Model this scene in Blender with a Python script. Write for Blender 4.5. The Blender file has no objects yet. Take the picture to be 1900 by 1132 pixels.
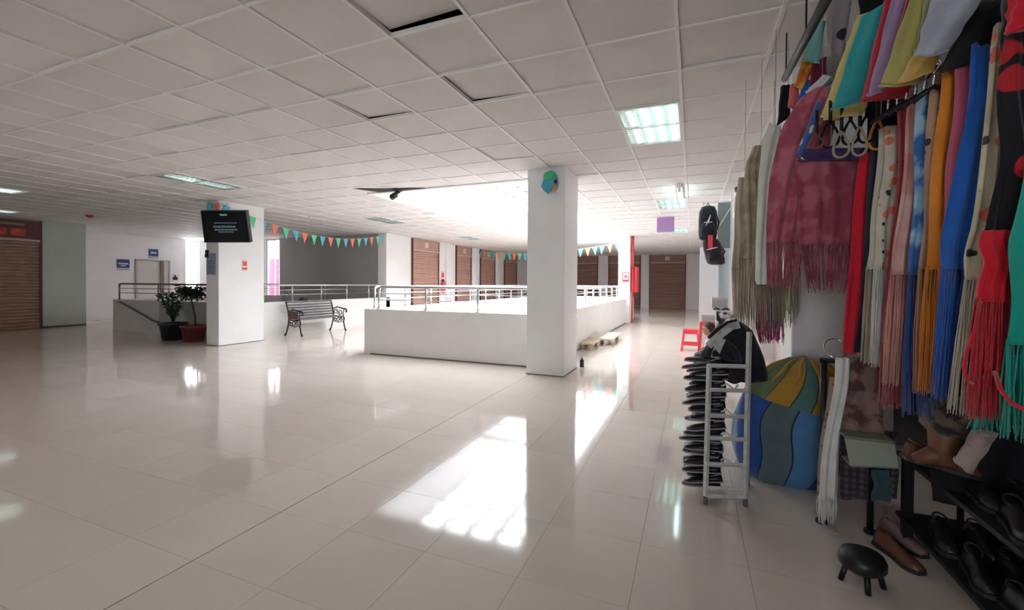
import bpy, math, random
from mathutils import Vector, Matrix, Euler
random.seed(7)
C = bpy.context.scene.collection
SC = bpy.context.scene
PI = math.pi
# ------------------------------------------------------------------ camera
F_PX, YAW, ROLL, PITCH, CY, H, CAMH = 817.39, 0.3886, 0.0070, -0.0126, 536.35, 3.0445, 1.3582
X0, Y0, T = -0.112, 3.1122, 0.61          # ceiling grid
vR = Vector((math.cos(YAW), math.sin(YAW), 0)); vD = Vector((-math.sin(YAW), math.cos(YAW), 0)); vZ = Vector((0, 0, 1))
vF = vD*math.cos(PITCH)+vZ*math.sin(PITCH); vU = vZ*math.cos(PITCH)-vD*math.sin(PITCH)
vRR = vR*math.cos(ROLL)+vU*math.sin(ROLL); vUU = -vR*math.sin(ROLL)+vU*math.cos(ROLL)
cd = bpy.data.cameras.new('camera'); cam = bpy.data.objects.new('camera', cd); C.objects.link(cam)
cd.sensor_width = 36; cd.lens = 36*F_PX/1900; cd.shift_y = -(566-CY)/1900; cd.clip_start = .05; cd.clip_end = 300
cam.matrix_world = Matrix(((vRR.x, vUU.x, -vF.x, 0), (vRR.y, vUU.y, -vF.y, 0), (vRR.z, vUU.z, -vF.z, CAMH), (0, 0, 0, 1)))
SC.camera = cam
def at(px, py, Y):                        # where a sight line meets the vertical plane at depth Y
    d = vF*F_PX+vRR*(px-950)+vUU*(CY-py); t = Y/d.y
    return Vector((d.x*t, Y, CAMH+d.z*t))
# ------------------------------------------------------------------ light
w = bpy.data.worlds.new('overcast'); SC.world = w; w.use_nodes = True
bg = w.node_tree.nodes['Background']; bg.inputs[0].default_value = (.97, .955, .985, 1); bg.inputs[1].default_value = 12.0
SC.view_settings.view_transform = 'Standard'; SC.view_settings.look = 'None'
SC.view_settings.exposure = 1.08; SC.view_settings.gamma = 1; SC.view_settings.use_curve_mapping = False
SC.cycles.max_bounces = 10; SC.cycles.diffuse_bounces = 7; SC.cycles.glossy_bounces = 4; SC.cycles.transparent_max_bounces = 12
SC.cycles.use_denoising = True; SC.cycles.caustics_reflective = False; SC.cycles.caustics_refractive = False
SC.cycles.sample_clamp_indirect = 6
def portal(name, loc, sx, sy, rot):
    l = bpy.data.lights.new(name, 'AREA'); l.shape = 'RECTANGLE'; l.size = sx; l.size_y = sy; l.cycles.is_portal = True
    o = bpy.data.objects.new(name, l); o.location = loc; o.rotation_euler = rot; C.objects.link(o)
AX0, AX1, AY0, AY1 = X0-9*T, X0-4*T, Y0+6*T, Y0+24*T     # atrium opening
SKZ = 3.95
portal('skylight_portal', ((AX0+AX1)/2, (AY0+AY1)/2, SKZ+.12), AX1-AX0, AY1-AY0, (0, 0, 0))
portal('window_portal', (-15.25, 12.62, 1.9), .9, 2.3, (-PI/2, 0, 0))
portal('window_portal', (-19.05, 11.75, 2.0), .6, 2.0, (0, -PI/2, 0))
# ------------------------------------------------------------------ materials
def new_mat(name):
    m = bpy.data.materials.new(name); m.use_nodes = True
    return m, m.node_tree, m.node_tree.nodes['Principled BSDF']
def mat(name, col, rough=.6, metal=0, var=.0, scale=8, bump=0, bscale=60, spec=.5, coat=0, col2=None, rnd=0):
    m, nt, b = new_mat(name)
    b.inputs['Roughness'].default_value = rough; b.inputs['Metallic'].default_value = metal
    b.inputs['Specular IOR Level'].default_value = spec; b.inputs['Coat Weight'].default_value = coat
    c = (*col, 1); b.inputs['Base Color'].default_value = c
    tc = nt.nodes.new('ShaderNodeTexCoord')
    if var or col2:
        n = nt.nodes.new('ShaderNodeTexNoise'); n.inputs['Scale'].default_value = scale; n.inputs['Detail'].default_value = 5
        nt.links.new(tc.outputs['Object'], n.inputs['Vector'])
        r = nt.nodes.new('ShaderNodeValToRGB'); r.color_ramp.elements[0].position = .35; r.color_ramp.elements[1].position = .65
        r.color_ramp.elements[0].color = (*[x*(1-var) for x in col], 1) if not col2 else (*col2, 1)
        r.color_ramp.elements[1].color = c if col2 else (*[min(1, x*(1+var*.5)) for x in col], 1)
        nt.links.new(n.outputs['Fac'], r.inputs[0]); last = r.outputs[0]
        if rnd:
            oi = nt.nodes.new('ShaderNodeObjectInfo'); hs = nt.nodes.new('ShaderNodeHueSaturation')
            mp = nt.nodes.new('ShaderNodeMapRange'); mp.inputs[3].default_value = 1-rnd; mp.inputs[4].default_value = 1+rnd*.3
            nt.links.new(oi.outputs['Random'], mp.inputs[0]); nt.links.new(mp.outputs[0], hs.inputs['Value'])
            nt.links.new(last, hs.inputs['Color']); last = hs.outputs[0]
        nt.links.new(last, b.inputs['Base Color'])
    if bump:
        n = nt.nodes.new('ShaderNodeTexNoise'); n.inputs['Scale'].default_value = bscale; n.inputs['Detail'].default_value = 4
        nt.links.new(tc.outputs['Object'], n.inputs['Vector'])
        bp = nt.nodes.new('ShaderNodeBump'); bp.inputs['Strength'].default_value = bump; bp.inputs['Distance'].default_value = .01
        nt.links.new(n.outputs['Fac'], bp.inputs['Height']); nt.links.new(bp.outputs[0], b.inputs['Normal'])
    return m
def emit(name, col, s):
    m, nt, b = new_mat(name); b.inputs['Base Color'].default_value = (*col, 1)
    b.inputs['Emission Color'].default_value = (*col, 1); b.inputs['Emission Strength'].default_value = s; return m
def glass(name, tint):
    m = bpy.data.materials.new(name); m.use_nodes = True; nt = m.node_tree; nt.nodes.remove(nt.nodes['Principled BSDF'])
    o = nt.nodes['Material Output']; t = nt.nodes.new('ShaderNodeBsdfTransparent'); t.inputs[0].default_value = (*tint, 1)
    g = nt.nodes.new('ShaderNodeBsdfGlossy'); g.inputs['Roughness'].default_value = .05
    fr = nt.nodes.new('ShaderNodeValue'); fr.outputs[0].default_value = .04; mx = nt.nodes.new('ShaderNodeMixShader')
    nt.links.new(fr.outputs[0], mx.inputs[0]); nt.links.new(t.outputs[0], mx.inputs[1]); nt.links.new(g.outputs[0], mx.inputs[2])
    nt.links.new(mx.outputs[0], o.inputs[0]); return m
def fabric(name, col, col2=None, kind='plain', scale=12, rough=.75, sheen=.3, spots=None, thr=.25):
    """woven cloth; kind floral = round blooms, dye = cloudy, leopard = small spots, stripe = vertical bands"""
    m, nt, b = new_mat(name); b.inputs['Roughness'].default_value = rough; b.inputs['Sheen Weight'].default_value = sheen
    b.inputs['Specular IOR Level'].default_value = .25
    L = nt.links; tc = nt.nodes.new('ShaderNodeTexCoord')
    n = nt.nodes.new('ShaderNodeTexNoise'); n.inputs['Scale'].default_value = 9; n.inputs['Detail'].default_value = 5
    L.new(tc.outputs['Object'], n.inputs[0])
    r = nt.nodes.new('ShaderNodeValToRGB'); r.color_ramp.elements[0].position = .3; r.color_ramp.elements[1].position = .7
    r.color_ramp.elements[0].color = (*[x*.86 for x in col], 1); r.color_ramp.elements[1].color = (*[min(1, x*1.08) for x in col], 1)
    L.new(n.outputs['Fac'], r.inputs[0]); last = r.outputs[0]
    if kind in ('floral', 'leopard', 'dye') and col2:
        if kind == 'dye':
            v = nt.nodes.new('ShaderNodeTexNoise'); v.inputs['Detail'].default_value = 3; out = v.outputs['Fac']; lo, hi = .46, .56
        else:
            v = nt.nodes.new('ShaderNodeTexVoronoi'); out = v.outputs['Distance']; lo, hi = thr+.03, thr
        v.inputs['Scale'].default_value = scale; L.new(tc.outputs['Object'], v.inputs[0])
        mr = nt.nodes.new('ShaderNodeMapRange'); mr.inputs[1].default_value = lo; mr.inputs[2].default_value = hi
        L.new(out, mr.inputs[0]); mx = nt.nodes.new('ShaderNodeMix'); mx.data_type = 'RGBA'
        L.new(mr.outputs[0], mx.inputs[0]); L.new(last, mx.inputs[6]); mx.inputs[7].default_value = (*col2, 1); last = mx.outputs[2]
        if spots:
            v2 = nt.nodes.new('ShaderNodeTexVoronoi'); v2.inputs['Scale'].default_value = scale*1.3
            mp = nt.nodes.new('ShaderNodeMapping'); mp.inputs[1].default_value = (.37, .2, .51); L.new(tc.outputs['Object'], mp.inputs[0]); L.new(mp.outputs[0], v2.inputs[0])
            m2 = nt.nodes.new('ShaderNodeMapRange'); m2.inputs[1].default_value = .2; m2.inputs[2].default_value = .17; L.new(v2.outputs['Distance'], m2.inputs[0])
            mx2 = nt.nodes.new('ShaderNodeMix'); mx2.data_type = 'RGBA'; L.new(m2.outputs[0], mx2.inputs[0]); L.new(last, mx2.inputs[6]); mx2.inputs[7].default_value = (*spots, 1); last = mx2.outputs[2]
    if kind in ('stripe', 'plaid'):
        for ax in ((0,) if kind == 'stripe' else (0, 2)):
            wv = nt.nodes.new('ShaderNodeTexWave'); wv.bands_direction = 'XYZ'[ax]; wv.inputs['Scale'].default_value = scale; wv.inputs['Distortion'].default_value = .3
            L.new(tc.outputs['Object'], wv.inputs[0]); mr = nt.nodes.new('ShaderNodeMapRange'); mr.inputs[1].default_value = .45; mr.inputs[2].default_value = .55
            L.new(wv.outputs['Fac'], mr.inputs[0]); mx = nt.nodes.new('ShaderNodeMix'); mx.data_type = 'RGBA'
            ml = nt.nodes.new('ShaderNodeMath'); ml.operation = 'MULTIPLY'; ml.inputs[1].default_value = .6 if kind == 'plaid' else 1; L.new(mr.outputs[0], ml.inputs[0])
            L.new(ml.outputs[0], mx.inputs[0]); L.new(last, mx.inputs[6]); mx.inputs[7].default_value = (*col2, 1); last = mx.outputs[2]
    L.new(last, b.inputs['Base Color'])
    wn = nt.nodes.new('ShaderNodeTexNoise'); wn.inputs['Scale'].default_value = 140; L.new(tc.outputs['Object'], wn.inputs[0])
    bp = nt.nodes.new('ShaderNodeBump'); bp.inputs['Strength'].default_value = .25; bp.inputs['Distance'].default_value = .004
    L.new(wn.outputs['Fac'], bp.inputs['Height']); L.new(bp.outputs[0], b.inputs['Normal'])
    return m
WHITE = mat('white_wall_paint', (.87, .86, .865), .55, var=.03, scale=1.5, bump=.08)
WHITEC = mat('white_column_paint', (.84, .85, .85), .45, var=.03, scale=2, bump=.05)
GREENW = mat('greenish_wall_paint', (.50, .54, .50), .6, var=.05, scale=2)
GREYW = mat('grey_wall_paint', (.42, .41, .40), .7, var=.04, scale=1.5)
CEIL = mat('mineral_ceiling_board', (.76, .735, .72), .9, var=.03, scale=3, bump=.15, bscale=120, rnd=.06)
TBAR = mat('white_ceiling_grid_metal', (.80, .80, .80), .45)
FLOOR = mat('cream_porcelain', (.72, .64, .575), .075, var=.03, scale=2.5, spec=.4, coat=.0, rnd=.05)
GROUT = mat('tile_grout', (.42, .38, .34), .8)
DARK = mat('plenum_shade', (.05, .05, .05), .9)  # near black puts the shade of the ceiling void into the colour
STEEL = mat('brushed_steel', (.55, .55, .56), .28, metal=.9, var=.05, scale=30)
SHUT = mat('brown_shutter_paint', (.50, .31, .25), .5, var=.08, scale=3)
SHUTP = mat('brown_shutter_slat', (.36, .20, .145), .45, var=.1, scale=4)
DKMETAL = mat('dark_red_metal', (.10, .035, .035), .5)
BLACKP = mat('black_plastic', (.012, .012, .016), .35)
BLACKM = mat('black_cast_iron', (.02, .021, .022), .4, metal=.3, bump=.2)
WHITEP = mat('white_plastic', (.80, .80, .80), .35)
WOOD = mat('pale_wood', (.62, .50, .36), .6, var=.2, scale=15)
SLATW = mat('grey_bench_slat', (.12, .125, .13), .4, var=.2, scale=12)
REDP = mat('red_plastic', (.75, .04, .06), .35)
CHROME = mat('chrome', (.8, .8, .8), .12, metal=1)
REFL = mat('louvre_aluminium', (.75, .8, .78), .2, metal=.85)
RACKW = mat('worn_white_enamel', (.62, .64, .62), .45, var=.12, scale=25)
PANE = glass('skylight_glass', (.93, .96, .97))
LIT = emit('lit_tube', (.72, 1, .93), 5); TUBEOFF = mat('unlit_tube', (.75, .78, .76), .2)
LITB = emit('bare_lit_tube', (.72, .98, 1), 9)
LITD = emit('faint_tube', (.9, 1, .95), 2.2)
# ------------------------------------------------------------------ mesh helpers
def worg(p):
    v = Vector((0, 0, 0))
    while p: v += p.location; p = p.parent
    return v
class MB:
    def __init__(s): s.v = []; s.f = []; s.mi = []
    def add(s, vs, fs, mi=0):
        k = len(s.v); s.v += [tuple(v) for v in vs]; s.f += [tuple(i+k for i in f) for f in fs]; s.mi += [mi]*len(fs); return s
    def box(s, x0, x1, y0, y1, z0, z1, M=None, mi=0):
        vs = [Vector((x, y, z)) for z in (z0, z1) for y in (y0, y1) for x in (x0, x1)]
        if M: vs = [M @ v for v in vs]
        return s.add(vs, [(0, 2, 3, 1), (4, 5, 7, 6), (0, 1, 5, 4), (1, 3, 7, 5), (3, 2, 6, 7), (2, 0, 4, 6)], mi)
    def tube(s, pts, r, n=8, closed=False, mi=0):
        pts = [Vector(p) for p in pts]; rs = r if isinstance(r, (list, tuple)) else [r]*len(pts); m = len(pts); vs = []
        up = Vector((0, 0, 1)); prev = None
        for i, p in enumerate(pts):
            a = pts[(i-1) % m] if (i or closed) else p; b = pts[(i+1) % m] if (i < m-1 or closed) else p
            d = (b-a).normalized()
            if prev is None: u = d.cross(up) if abs(d.z) < .95 else d.cross(Vector((1, 0, 0)))
            else: u = prev - d*prev.dot(d)
            u.normalize(); prev = u; v = d.cross(u)
            for k in range(n): t = 2*PI*k/n; vs.append(p+(u*math.cos(t)+v*math.sin(t))*rs[i])
        fs = []
        for i in range(m if closed else m-1):
            j = (i+1) % m
            for k in range(n): l = (k+1) % n; fs.append((i*n+k, i*n+l, j*n+l, j*n+k))
        if not closed: fs += [tuple(range(n))[::-1], tuple((m-1)*n+k for k in range(n))]
        return s.add(vs, fs, mi)
    def lathe(s, prof, c=(0, 0, 0), n=24, sx=1, sy=1, mi=0, fn=None):
        vs = []; c = Vector(c)
        for i, (r, z) in enumerate(prof):
            for k in range(n):
                t = 2*PI*k/n; q = Vector((r*math.cos(t)*sx, r*math.sin(t)*sy, z))
                if fn: q = fn(q, t, i)
                vs.append(c+q)
        fs = [(i*n+k, i*n+(k+1) % n, (i+1)*n+(k+1) % n, (i+1)*n+k) for i in range(len(prof)-1) for k in range(n)]
        fs += [tuple(range(n))[::-1], tuple((len(prof)-1)*n+k for k in range(n))]
        return s.add(vs, fs, mi)
    def grid(s, P, nu, nv, mi=0):            # P(i,j)
        vs = [P(i/nu, j/nv) for j in range(nv+1) for i in range(nu+1)]; w_ = nu+1
        return s.add(vs, [(j*w_+i, j*w_+i+1, (j+1)*w_+i+1, (j+1)*w_+i) for j in range(nv) for i in range(nu)], mi)
    def prism(s, poly, y0, y1, M=None, mi=0):     # poly in XZ, extruded in Y
        n = len(poly); vs = [Vector((x, y0, z)) for x, z in poly]+[Vector((x, y1, z)) for x, z in poly]
        if M: vs = [M @ v for v in vs]
        return s.add(vs, [tuple(range(n)), tuple(range(2*n-1, n-1, -1))]+[(k, k+n, (k+1) % n+n, (k+1) % n) for k in range(n)], mi)
    def mesh(s, name, mats, org=Vector((0, 0, 0)), smooth=False):
        me = bpy.data.meshes.new(name); me.from_pydata([(v[0]-org.x, v[1]-org.y, v[2]-org.z) for v in s.v], [], s.f)
        for m in (mats if isinstance(mats, (list, tuple)) else [mats]): me.materials.append(m)
        me.polygons.foreach_set('material_index', s.mi)
        if smooth: me.polygons.foreach_set('use_smooth', [True]*len(me.polygons))
        me.update(); return me
    def build(s, name, mats, parent=None, smooth=False, bevel=0, loc=None, solid=0):
        org = worg(parent) if parent else (Vector(loc) if loc else Vector((0, 0, 0)))
        o = bpy.data.objects.new(name, s.mesh(name, mats, org, smooth)); C.objects.link(o)
        if parent: o.parent = parent
        elif loc: o.location = loc
        if solid: sm = o.modifiers.new('s', 'SOLIDIFY'); sm.thickness = solid; sm.offset = 0
        if bevel: b = o.modifiers.new('b', 'BEVEL'); b.width = bevel; b.segments = 2; b.limit_method = 'ANGLE'
        return o
def tag(o, label=None, cat=None, group=None, kind=None):
    if label: o['label'] = label
    if cat: o['category'] = cat
    if group: o['group'] = group
    if kind: o['kind'] = kind
    return o
def thing(name, loc, label, cat, group=None, kind=None):
    o = bpy.data.objects.new(name, None); C.objects.link(o); o.location = loc; o.empty_display_size = .1
    return tag(o, label, cat, group, kind)
def kids(o): return [c for c in C.objects if c.parent == o]
def copy_tree(o, parent=None):
    ch = kids(o); c = o.copy(); C.objects.link(c)
    if parent: c.parent = parent
    for k in ch: copy_tree(k, c)
    return c
def struct(name, mb, m, label, cat='wall', smooth=False, bevel=0):
    o = mb.build(name, m, smooth=smooth, bevel=bevel); return tag(o, label, cat, kind='structure')
B = lambda *a, **k: MB().box(*a, **k)
# ================================================================== SETTING
XL, XR, YB, YF = -18.9, 2.7, -8.2, 26.2
SX0, SX1, SY0, SY1 = -14.7, -9.75, 7.2, 12.35      # stairwell hole
def in_hole(x0, x1, y0, y1):
    for a, b, c, d in ((AX0-.02, -2.32, AY0+.02, AY1+.02), (SX0, SX1, SY0, SY1)):
        if x0 < b and x1 > a and y0 < d and y1 > c: return (a, b, c, d)
# floor: grout bed with porcelain tiles laid on it
base = MB()
for x0, x1, y0, y1 in ((XL, SX0, YB, YF), (SX0, SX1, YB, SY0), (SX0, SX1, SY1, YF), (SX1, AX0, YB, YF), (AX0, -2.32, YB, AY0), (AX0, -2.32, AY1, YF), (-2.32, XR, YB, YF)):
    base.box(x0, x1, y0, y1, -.30, -.006)
floor = struct('floor', base, GROUT, 'glossy cream tiled hall floor with a long dark expansion joint', 'floor')
FT, FX, FY = .5, -2.235, 1.88
g = .0008; tm = MB().box(g, FT-g, g, FT-g, -.02, 0)
tile_mesh = tm.mesh('floor_tile', FLOOR)
rest = MB(); cells = []
for i in range(-36, 11):
    for j in range(-21, 51):
        x, y = FX+i*FT, FY+j*FT
        if x >= XR or x+FT <= XL or y+FT <= YB or y >= YF: continue
        hole = in_hole(x, x+FT, y, y+FT); d = Vector((x+.25, y+.25, -CAMH))
        full = not hole and i != 0 and x >= XL and x+FT <= XR and y+FT <= YF
        dep = d.dot(vF); vis = dep > .5 and abs(d.dot(vRR)/dep) < 1.3
        if full and vis: cells.append((d.length, x, y)); continue
        gx = .006 if i == 0 else g
        xa, xb, ya, yb = max(x+gx, XL), min(x+FT-g, XR), y+g, min(y+FT-g, YF)
        if hole:
            a, b, c, dd = hole          # trim the tile back to the rim of the opening
            if xa < a < xb: rest.box(xa, a, ya, yb, -.02, 0)
            if xa < b < xb: rest.box(b, xb, ya, yb, -.02, 0)
            if ya < c < yb: rest.box(max(xa, a), min(xb, b), ya, c, -.02, 0)
            if ya < dd < yb: rest.box(max(xa, a), min(xb, b), dd, yb, -.02, 0)
        else: rest.box(xa, xb, ya, yb, -.02, 0)
cells.sort()
for k, (_, x, y) in enumerate(cells):
    if k < 300: o = bpy.data.objects.new('floor_tile', tile_mesh); o.location = (x, y, 0); o.parent = floor; C.objects.link(o)
    else: rest.box(x+g, x+FT-g, y+g, y+FT-g, -.02, 0)
tag(rest.build('distant_floor_tile', FLOOR, floor), kind='stuff')
# lower storey seen by the light only
lo = MB().box(XL, XR, YB, YF, -3.5, -3.3)
struct('floor_lower', lo, FLOOR, 'storey floor below the open atrium', 'floor')
wl = MB()
for a, b, c, d in ((AX0-.02, -2.32, AY0+.02, AY1+.02), (SX0, SX1, SY0, SY1)):
    wl.box(a-.2, a, c-.2, d+.2, -3.3, -.3); wl.box(b, b+.2, c-.2, d+.2, -3.3, -.3); wl.box(a, b, c-.2, c, -3.3, -.3); wl.box(a, b, d, d+.2, -3.3, -.3)
struct('wall_lower', wl, WHITE, 'white walls lining the open wells of the storey below')
# ceiling
ce = MB(); CZ = H
def chole(x, y): return AX0-.01 < x < AX1+.01 and AY0-.01 < y < AY1+.01
lights = {}            # (i,j) lower-left cell -> covered cells
FIX = [(-1, 2, 'lit'), (-1, 10, 'lit'), (-1, 18, 'lit'), (-13, 2, 'off'), (-13, 10, 'off'), (-13, 18, 'dim'), (-20, 0, 'dim'), (-26, 2, 'dim'), (-1, -5, 'lit')]
cov = set()
for i, j, _ in FIX: cov |= {(i, j), (i, j+1)}
nx0, nx1, ny0, ny1 = -31, 5, -19, 38
for i in range(nx0, nx1+1):
    x = X0+i*T
    if x < XL or x > XR: continue
    if AX0 < x < AX1:
        ce.box(x-.012, x+.012, YB, AY0, CZ-.004, CZ+.03); ce.box(x-.012, x+.012, AY1, YF, CZ-.004, CZ+.03)
    else: ce.box(x-.012, x+.012, YB, YF, CZ-.004, CZ+.03)
for j in range(ny0, ny1+1):
    y = Y0+j*T
    if y < YB or y > YF: continue
    if AY0 < y < AY1: ce.box(XL, AX0, y-.009, y+.009, CZ-.003, CZ+.025); ce.box(AX1, XR, y-.009, y+.009, CZ-.003, CZ+.025)
    else: ce.box(XL, XR, y-.009, y+.009, CZ-.003, CZ+.025)
ceiling = struct('ceiling', ce, TBAR, 'suspended grid ceiling of square pale boards around the skylight opening', 'ceiling')
cm = MB().box(.004, T-.004, .004, T-.004, 0, .014).mesh('ceiling_tile', CEIL)
cl = []; rest = MB()
for i in range(nx0-1, nx1+1):
    for j in range(ny0, ny1+1):
        x, y = X0+i*T, Y0+j*T
        if chole(x+T/2, y+T/2) or (i, j) in cov: continue
        if x < XL-.6 or x > XR or y < YB-.6 or y > YF: continue
        d = Vector((x+.3, y+.3, CZ-CAMH)); dep = d.dot(vF)
        vis = dep > .4 and abs(d.dot(vRR)/dep) < 1.25 and d.z/dep < .8 and x < .6
        if vis: cl.append((d.length, i, j))
        else: rest.box(max(x+.004, XL), min(x+T-.004, XR), y+.004, min(y+T-.004, YF), CZ+.004, CZ+.018)
cl.sort()
tilt = {(-3, -2): (.055, -.035, .004), (-3, 0): (.0, .035, .034), (-5, 0): (.02, .025, .022), (-8, -1): (.02, .0, .004), (-4, 3): (.0, .03, .02), (-9, -1): (.02, .0, .004), (0, 0): (.015, 0, .004), (-6, -3): (.012, 0, .004)}
for k, (_, i, j) in enumerate(cl):
    x, y = X0+i*T, Y0+j*T
    if k < 300:
        o = bpy.data.objects.new('ceiling_tile', cm); C.objects.link(o); o.parent = ceiling
        rr = random.Random(i*97+j)
        o.location = (x+rr.uniform(-.003, .003), y+rr.uniform(-.003, .003), CZ+.006)
        if (i, j) in tilt:
            a, b, c = tilt[(i, j)]; o.rotation_euler = (a, b, 0); o.location.z += c; o.location.x += .004; o.scale = (.995, .985, 1)
        elif rr.random() < .18: o.rotation_euler = (rr.uniform(-.004, .012), rr.uniform(-.01, .01), 0); o.location.z += .006
    else: rest.box(x+.004, x+T-.004, y+.004, y+T-.004, CZ+.004, CZ+.018)
tag(rest.build('distant_ceiling_tile', CEIL, ceiling), kind='stuff')
# roof slab, near black to paint the shade of the plenum
rf = MB()
for x0, x1, y0, y1 in ((XL-.3, AX0-.1, YB-.3, YF+.3), (AX0-.1, AX1+.1, YB-.3, AY0-.1), (AX0-.1, AX1+.1, AY1+.1, YF+.3), (AX1+.1, XR+.3, YB-.3, YF+.3)):
    rf.box(x0, x1, y0, y1, 3.45, 3.7)
struct('ceiling_slab', rf, DARK, 'concrete slab above the suspended ceiling', 'ceiling')
# skylight shaft
sh = MB(); a, b, c, d = AX0, AX1, AY0, AY1
sh.box(a-.1, a, c-.1, d+.1, CZ-.02, SKZ); sh.box(b, b+.1, c-.1, d+.1, CZ-.02, SKZ); sh.box(a, b, c-.1, c, CZ-.02, SKZ); sh.box(a, b, d, d+.1, CZ-.02, SKZ)
struct('wall_skylight_shaft', sh, WHITE, 'white plastered shaft rising to the skylight')
sk = MB(); nxs, nys = 5, 18
for k in range(nxs+1): x = a+(b-a)*k/nxs; sk.box(x-.045, x+.045, c, d, SKZ+.0, SKZ+.06)
for k in range(nys+1): y = c+(d-c)*k/nys; sk.box(a, b, y-.045, y+.045, SKZ+.0, SKZ+.05)
sky = struct('window_1', sk, mat('skylight_frame', (.55, .56, .58), .5), 'long glazed skylight over the atrium with a grid of glazing bars', 'skylight')
pm = MB().box(.03, (b-a)/nxs-.03, .025, (d-c)/nys-.025, 0, .006).mesh('pane', PANE)
for k in range(nxs):
    for l in range(nys):
        o = bpy.data.objects.new('pane', pm); o.location = (a+(b-a)*k/nxs, c+(d-c)*l/nys, SKZ+.03); o.parent = sky; C.objects.link(o)
# walls ------------------------------------------------------------
ZT = 3.5
struct('wall_left', B(-17.25, -17, YB, 7.46, 0, ZT), GREENW, 'greenish grey painted wall beside the brown roller shutter at the left')
struct('wall_left_return', B(-18.9, -17.25, 7.3, 7.45, 0, ZT), WHITE, 'short return wall behind the left shop')
# wall_far_left with window slot
wf = MB().box(-19.1, XL, 7.4, 11.46, 0, ZT).box(-19.1, XL, 11.98, 12.6, 0, ZT).box(-19.1, XL, 11.46, 11.98, 0, 1.0).box(-19.1, XL, 11.46, 11.98, 3.02, ZT)
struct('wall_far_left', wf, WHITE, 'white wall behind the stairwell carrying two blue signs and the grey door')
wb = MB().box(-19.1, -15.62, 12.42, 12.6, 0, ZT).box(-15.62, -14.81, 12.42, 12.6, 0, .78).box(-15.62, -14.81, 12.42, 12.6, 3.02, ZT)
struct('wall_back_left', wb, WHITE, 'white end wall around the tall bright window left of the grey wall')
struct('wall_back_stair', B(-14.81, -9.75, 12.38, 12.55, -3.3, ZT), GREYW, 'grey wall behind the stairwell railing')
struct('wall_shops', B(-9.95, -9.7, 12.2, YF, 0, ZT), WHITE, 'white wall of closed shops beyond the atrium')
struct('wall_back', B(-9.95, XR, YF, YF+.2, 0, ZT), WHITE, 'white end wall of the corridor around the brown shutters')
WX = [(-2.6, -.7)]
fw = MB().box(-17.25, XR, YB-.2, YB, 0, 1.2).box(-17.25, XR, YB-.2, YB, 2.9, ZT); xs = [-17.25]+[q for p in WX for q in p]+[XR]
for k in range(0, len(xs), 2): fw.box(xs[k], xs[k+1], YB-.2, YB, 1.2, 2.9)
struct('wall_front', fw, WHITE, 'street side wall behind the camera with a row of windows')
struct('wall_right_recess_end', B(.86, 1.6, 9.3, 9.5, 0, ZT), WHITE, 'white end of the recessed shop front')
struct('wall_right_corridor', B(.66, .86, 9.3, YF, 0, ZT), WHITE, 'white wall on the right side of the far corridor')
struct('wall_right_recess', B(1.42, 1.6, 4.7, 9.5, 0, ZT), mat('pinkish_wall_paint', (.72, .62, .60), .6, var=.05), 'pinkish wall of the recessed shop front behind the scarves')
struct('wall_right_stall', B(XR, XR+.2, YB, 4.9, 0, ZT), mat('stall_back_shade', (.10, .09, .10), .8), 'back wall of the scarf stall, coloured dark for the shade behind the scarves')  # shade behind the hanging stock is put into the wall colour
struct('wall_stall_side', B(1.42, XR, 4.72, 4.9, 0, ZT), mat('stall_side_shade', (.12, .11, .12), .8), 'side wall of the scarf stall, coloured dark for the shade inside')  # side wall colour carries the same stall shade
bh = MB().box(.70, .86, 4.0, 9.3, 2.62, ZT)
struct('wall_right_bulkhead', bh, WHITE, 'boxed bulkhead under the ceiling above the scarf stall')
hb = MB()
for k in range(5): hb.box(.690, .702, 5.0+k*.85, 5.7+k*.85, 2.70, 2.96)
struct('trim_1', hb, mat('bulkhead_panel', (.55, .42, .38), .6), 'row of pinkish panels on the bulkhead by the beige shawls', 'trim')
# baseboards: dark thin lines at floor on parapet/columns
struct('baseboard_left', B(-17, -16.985, YB, 7.45, 0, .05), mat('scuffed_base', (.10, .10, .10), .6), 'thin dark baseboard below the greenish wall', 'baseboard')
# windows
def window(n, x0, x1, y0, y1, z0, z1, ax, label):
    f = MB(); t = .04
    if ax == 'y':
        f.box(x0, x0+t, y0, y1, z0, z1).box(x1-t, x1, y0, y1, z0, z1).box(x0, x1, y0, y1, z0, z0+t).box(x0, x1, y0, y1, z1-t, z1).box((x0+x1)/2-.015, (x0+x1)/2+.015, y0, y1, z0, z1)
        o = struct(n, f, STEEL, label, 'window'); B(x0+t, x1-t, (y0+y1)/2, (y0+y1)/2+.006, z0+t, z1-t).build('pane', PANE, o)
    else:
        f.box(x0, x1, y0, y0+t, z0, z1).box(x0, x1, y1-t, y1, z0, z1).box(x0, x1, y0, y1, z0, z0+t).box(x0, x1, y0, y1, z1-t, z1)
        o = struct(n, f, STEEL, label, 'window'); B((x0+x1)/2, (x0+x1)/2+.006, y0+t, y1-t, z0+t, z1-t).build('pane', PANE, o)
    return o
window('window_2', -15.62, -14.81, 12.48, 12.54, .78, 3.02, 'y', 'tall bright window between the television column and the grey wall')
window('window_3', -19.04, -18.98, 11.46, 11.98, 1.0, 3.02, 'x', 'narrow bright window at the left of the television column')
o = B(-17.4, -16.35, 13.6, 13.66, 0, 2.35).build('standing_banner', mat('pink_red_banner', (.75, .06, .16), .7), loc=(-16.6, 13.6, 0)); tag(o, 'plain red banner standing outside the tall window', 'banner')
ap = struct('floor_outside_ledge', B(-18, -14, 12.6, 14.5, -.2, 0), WHITE, 'pale ledge outside the tall window', 'ledge')
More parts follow.
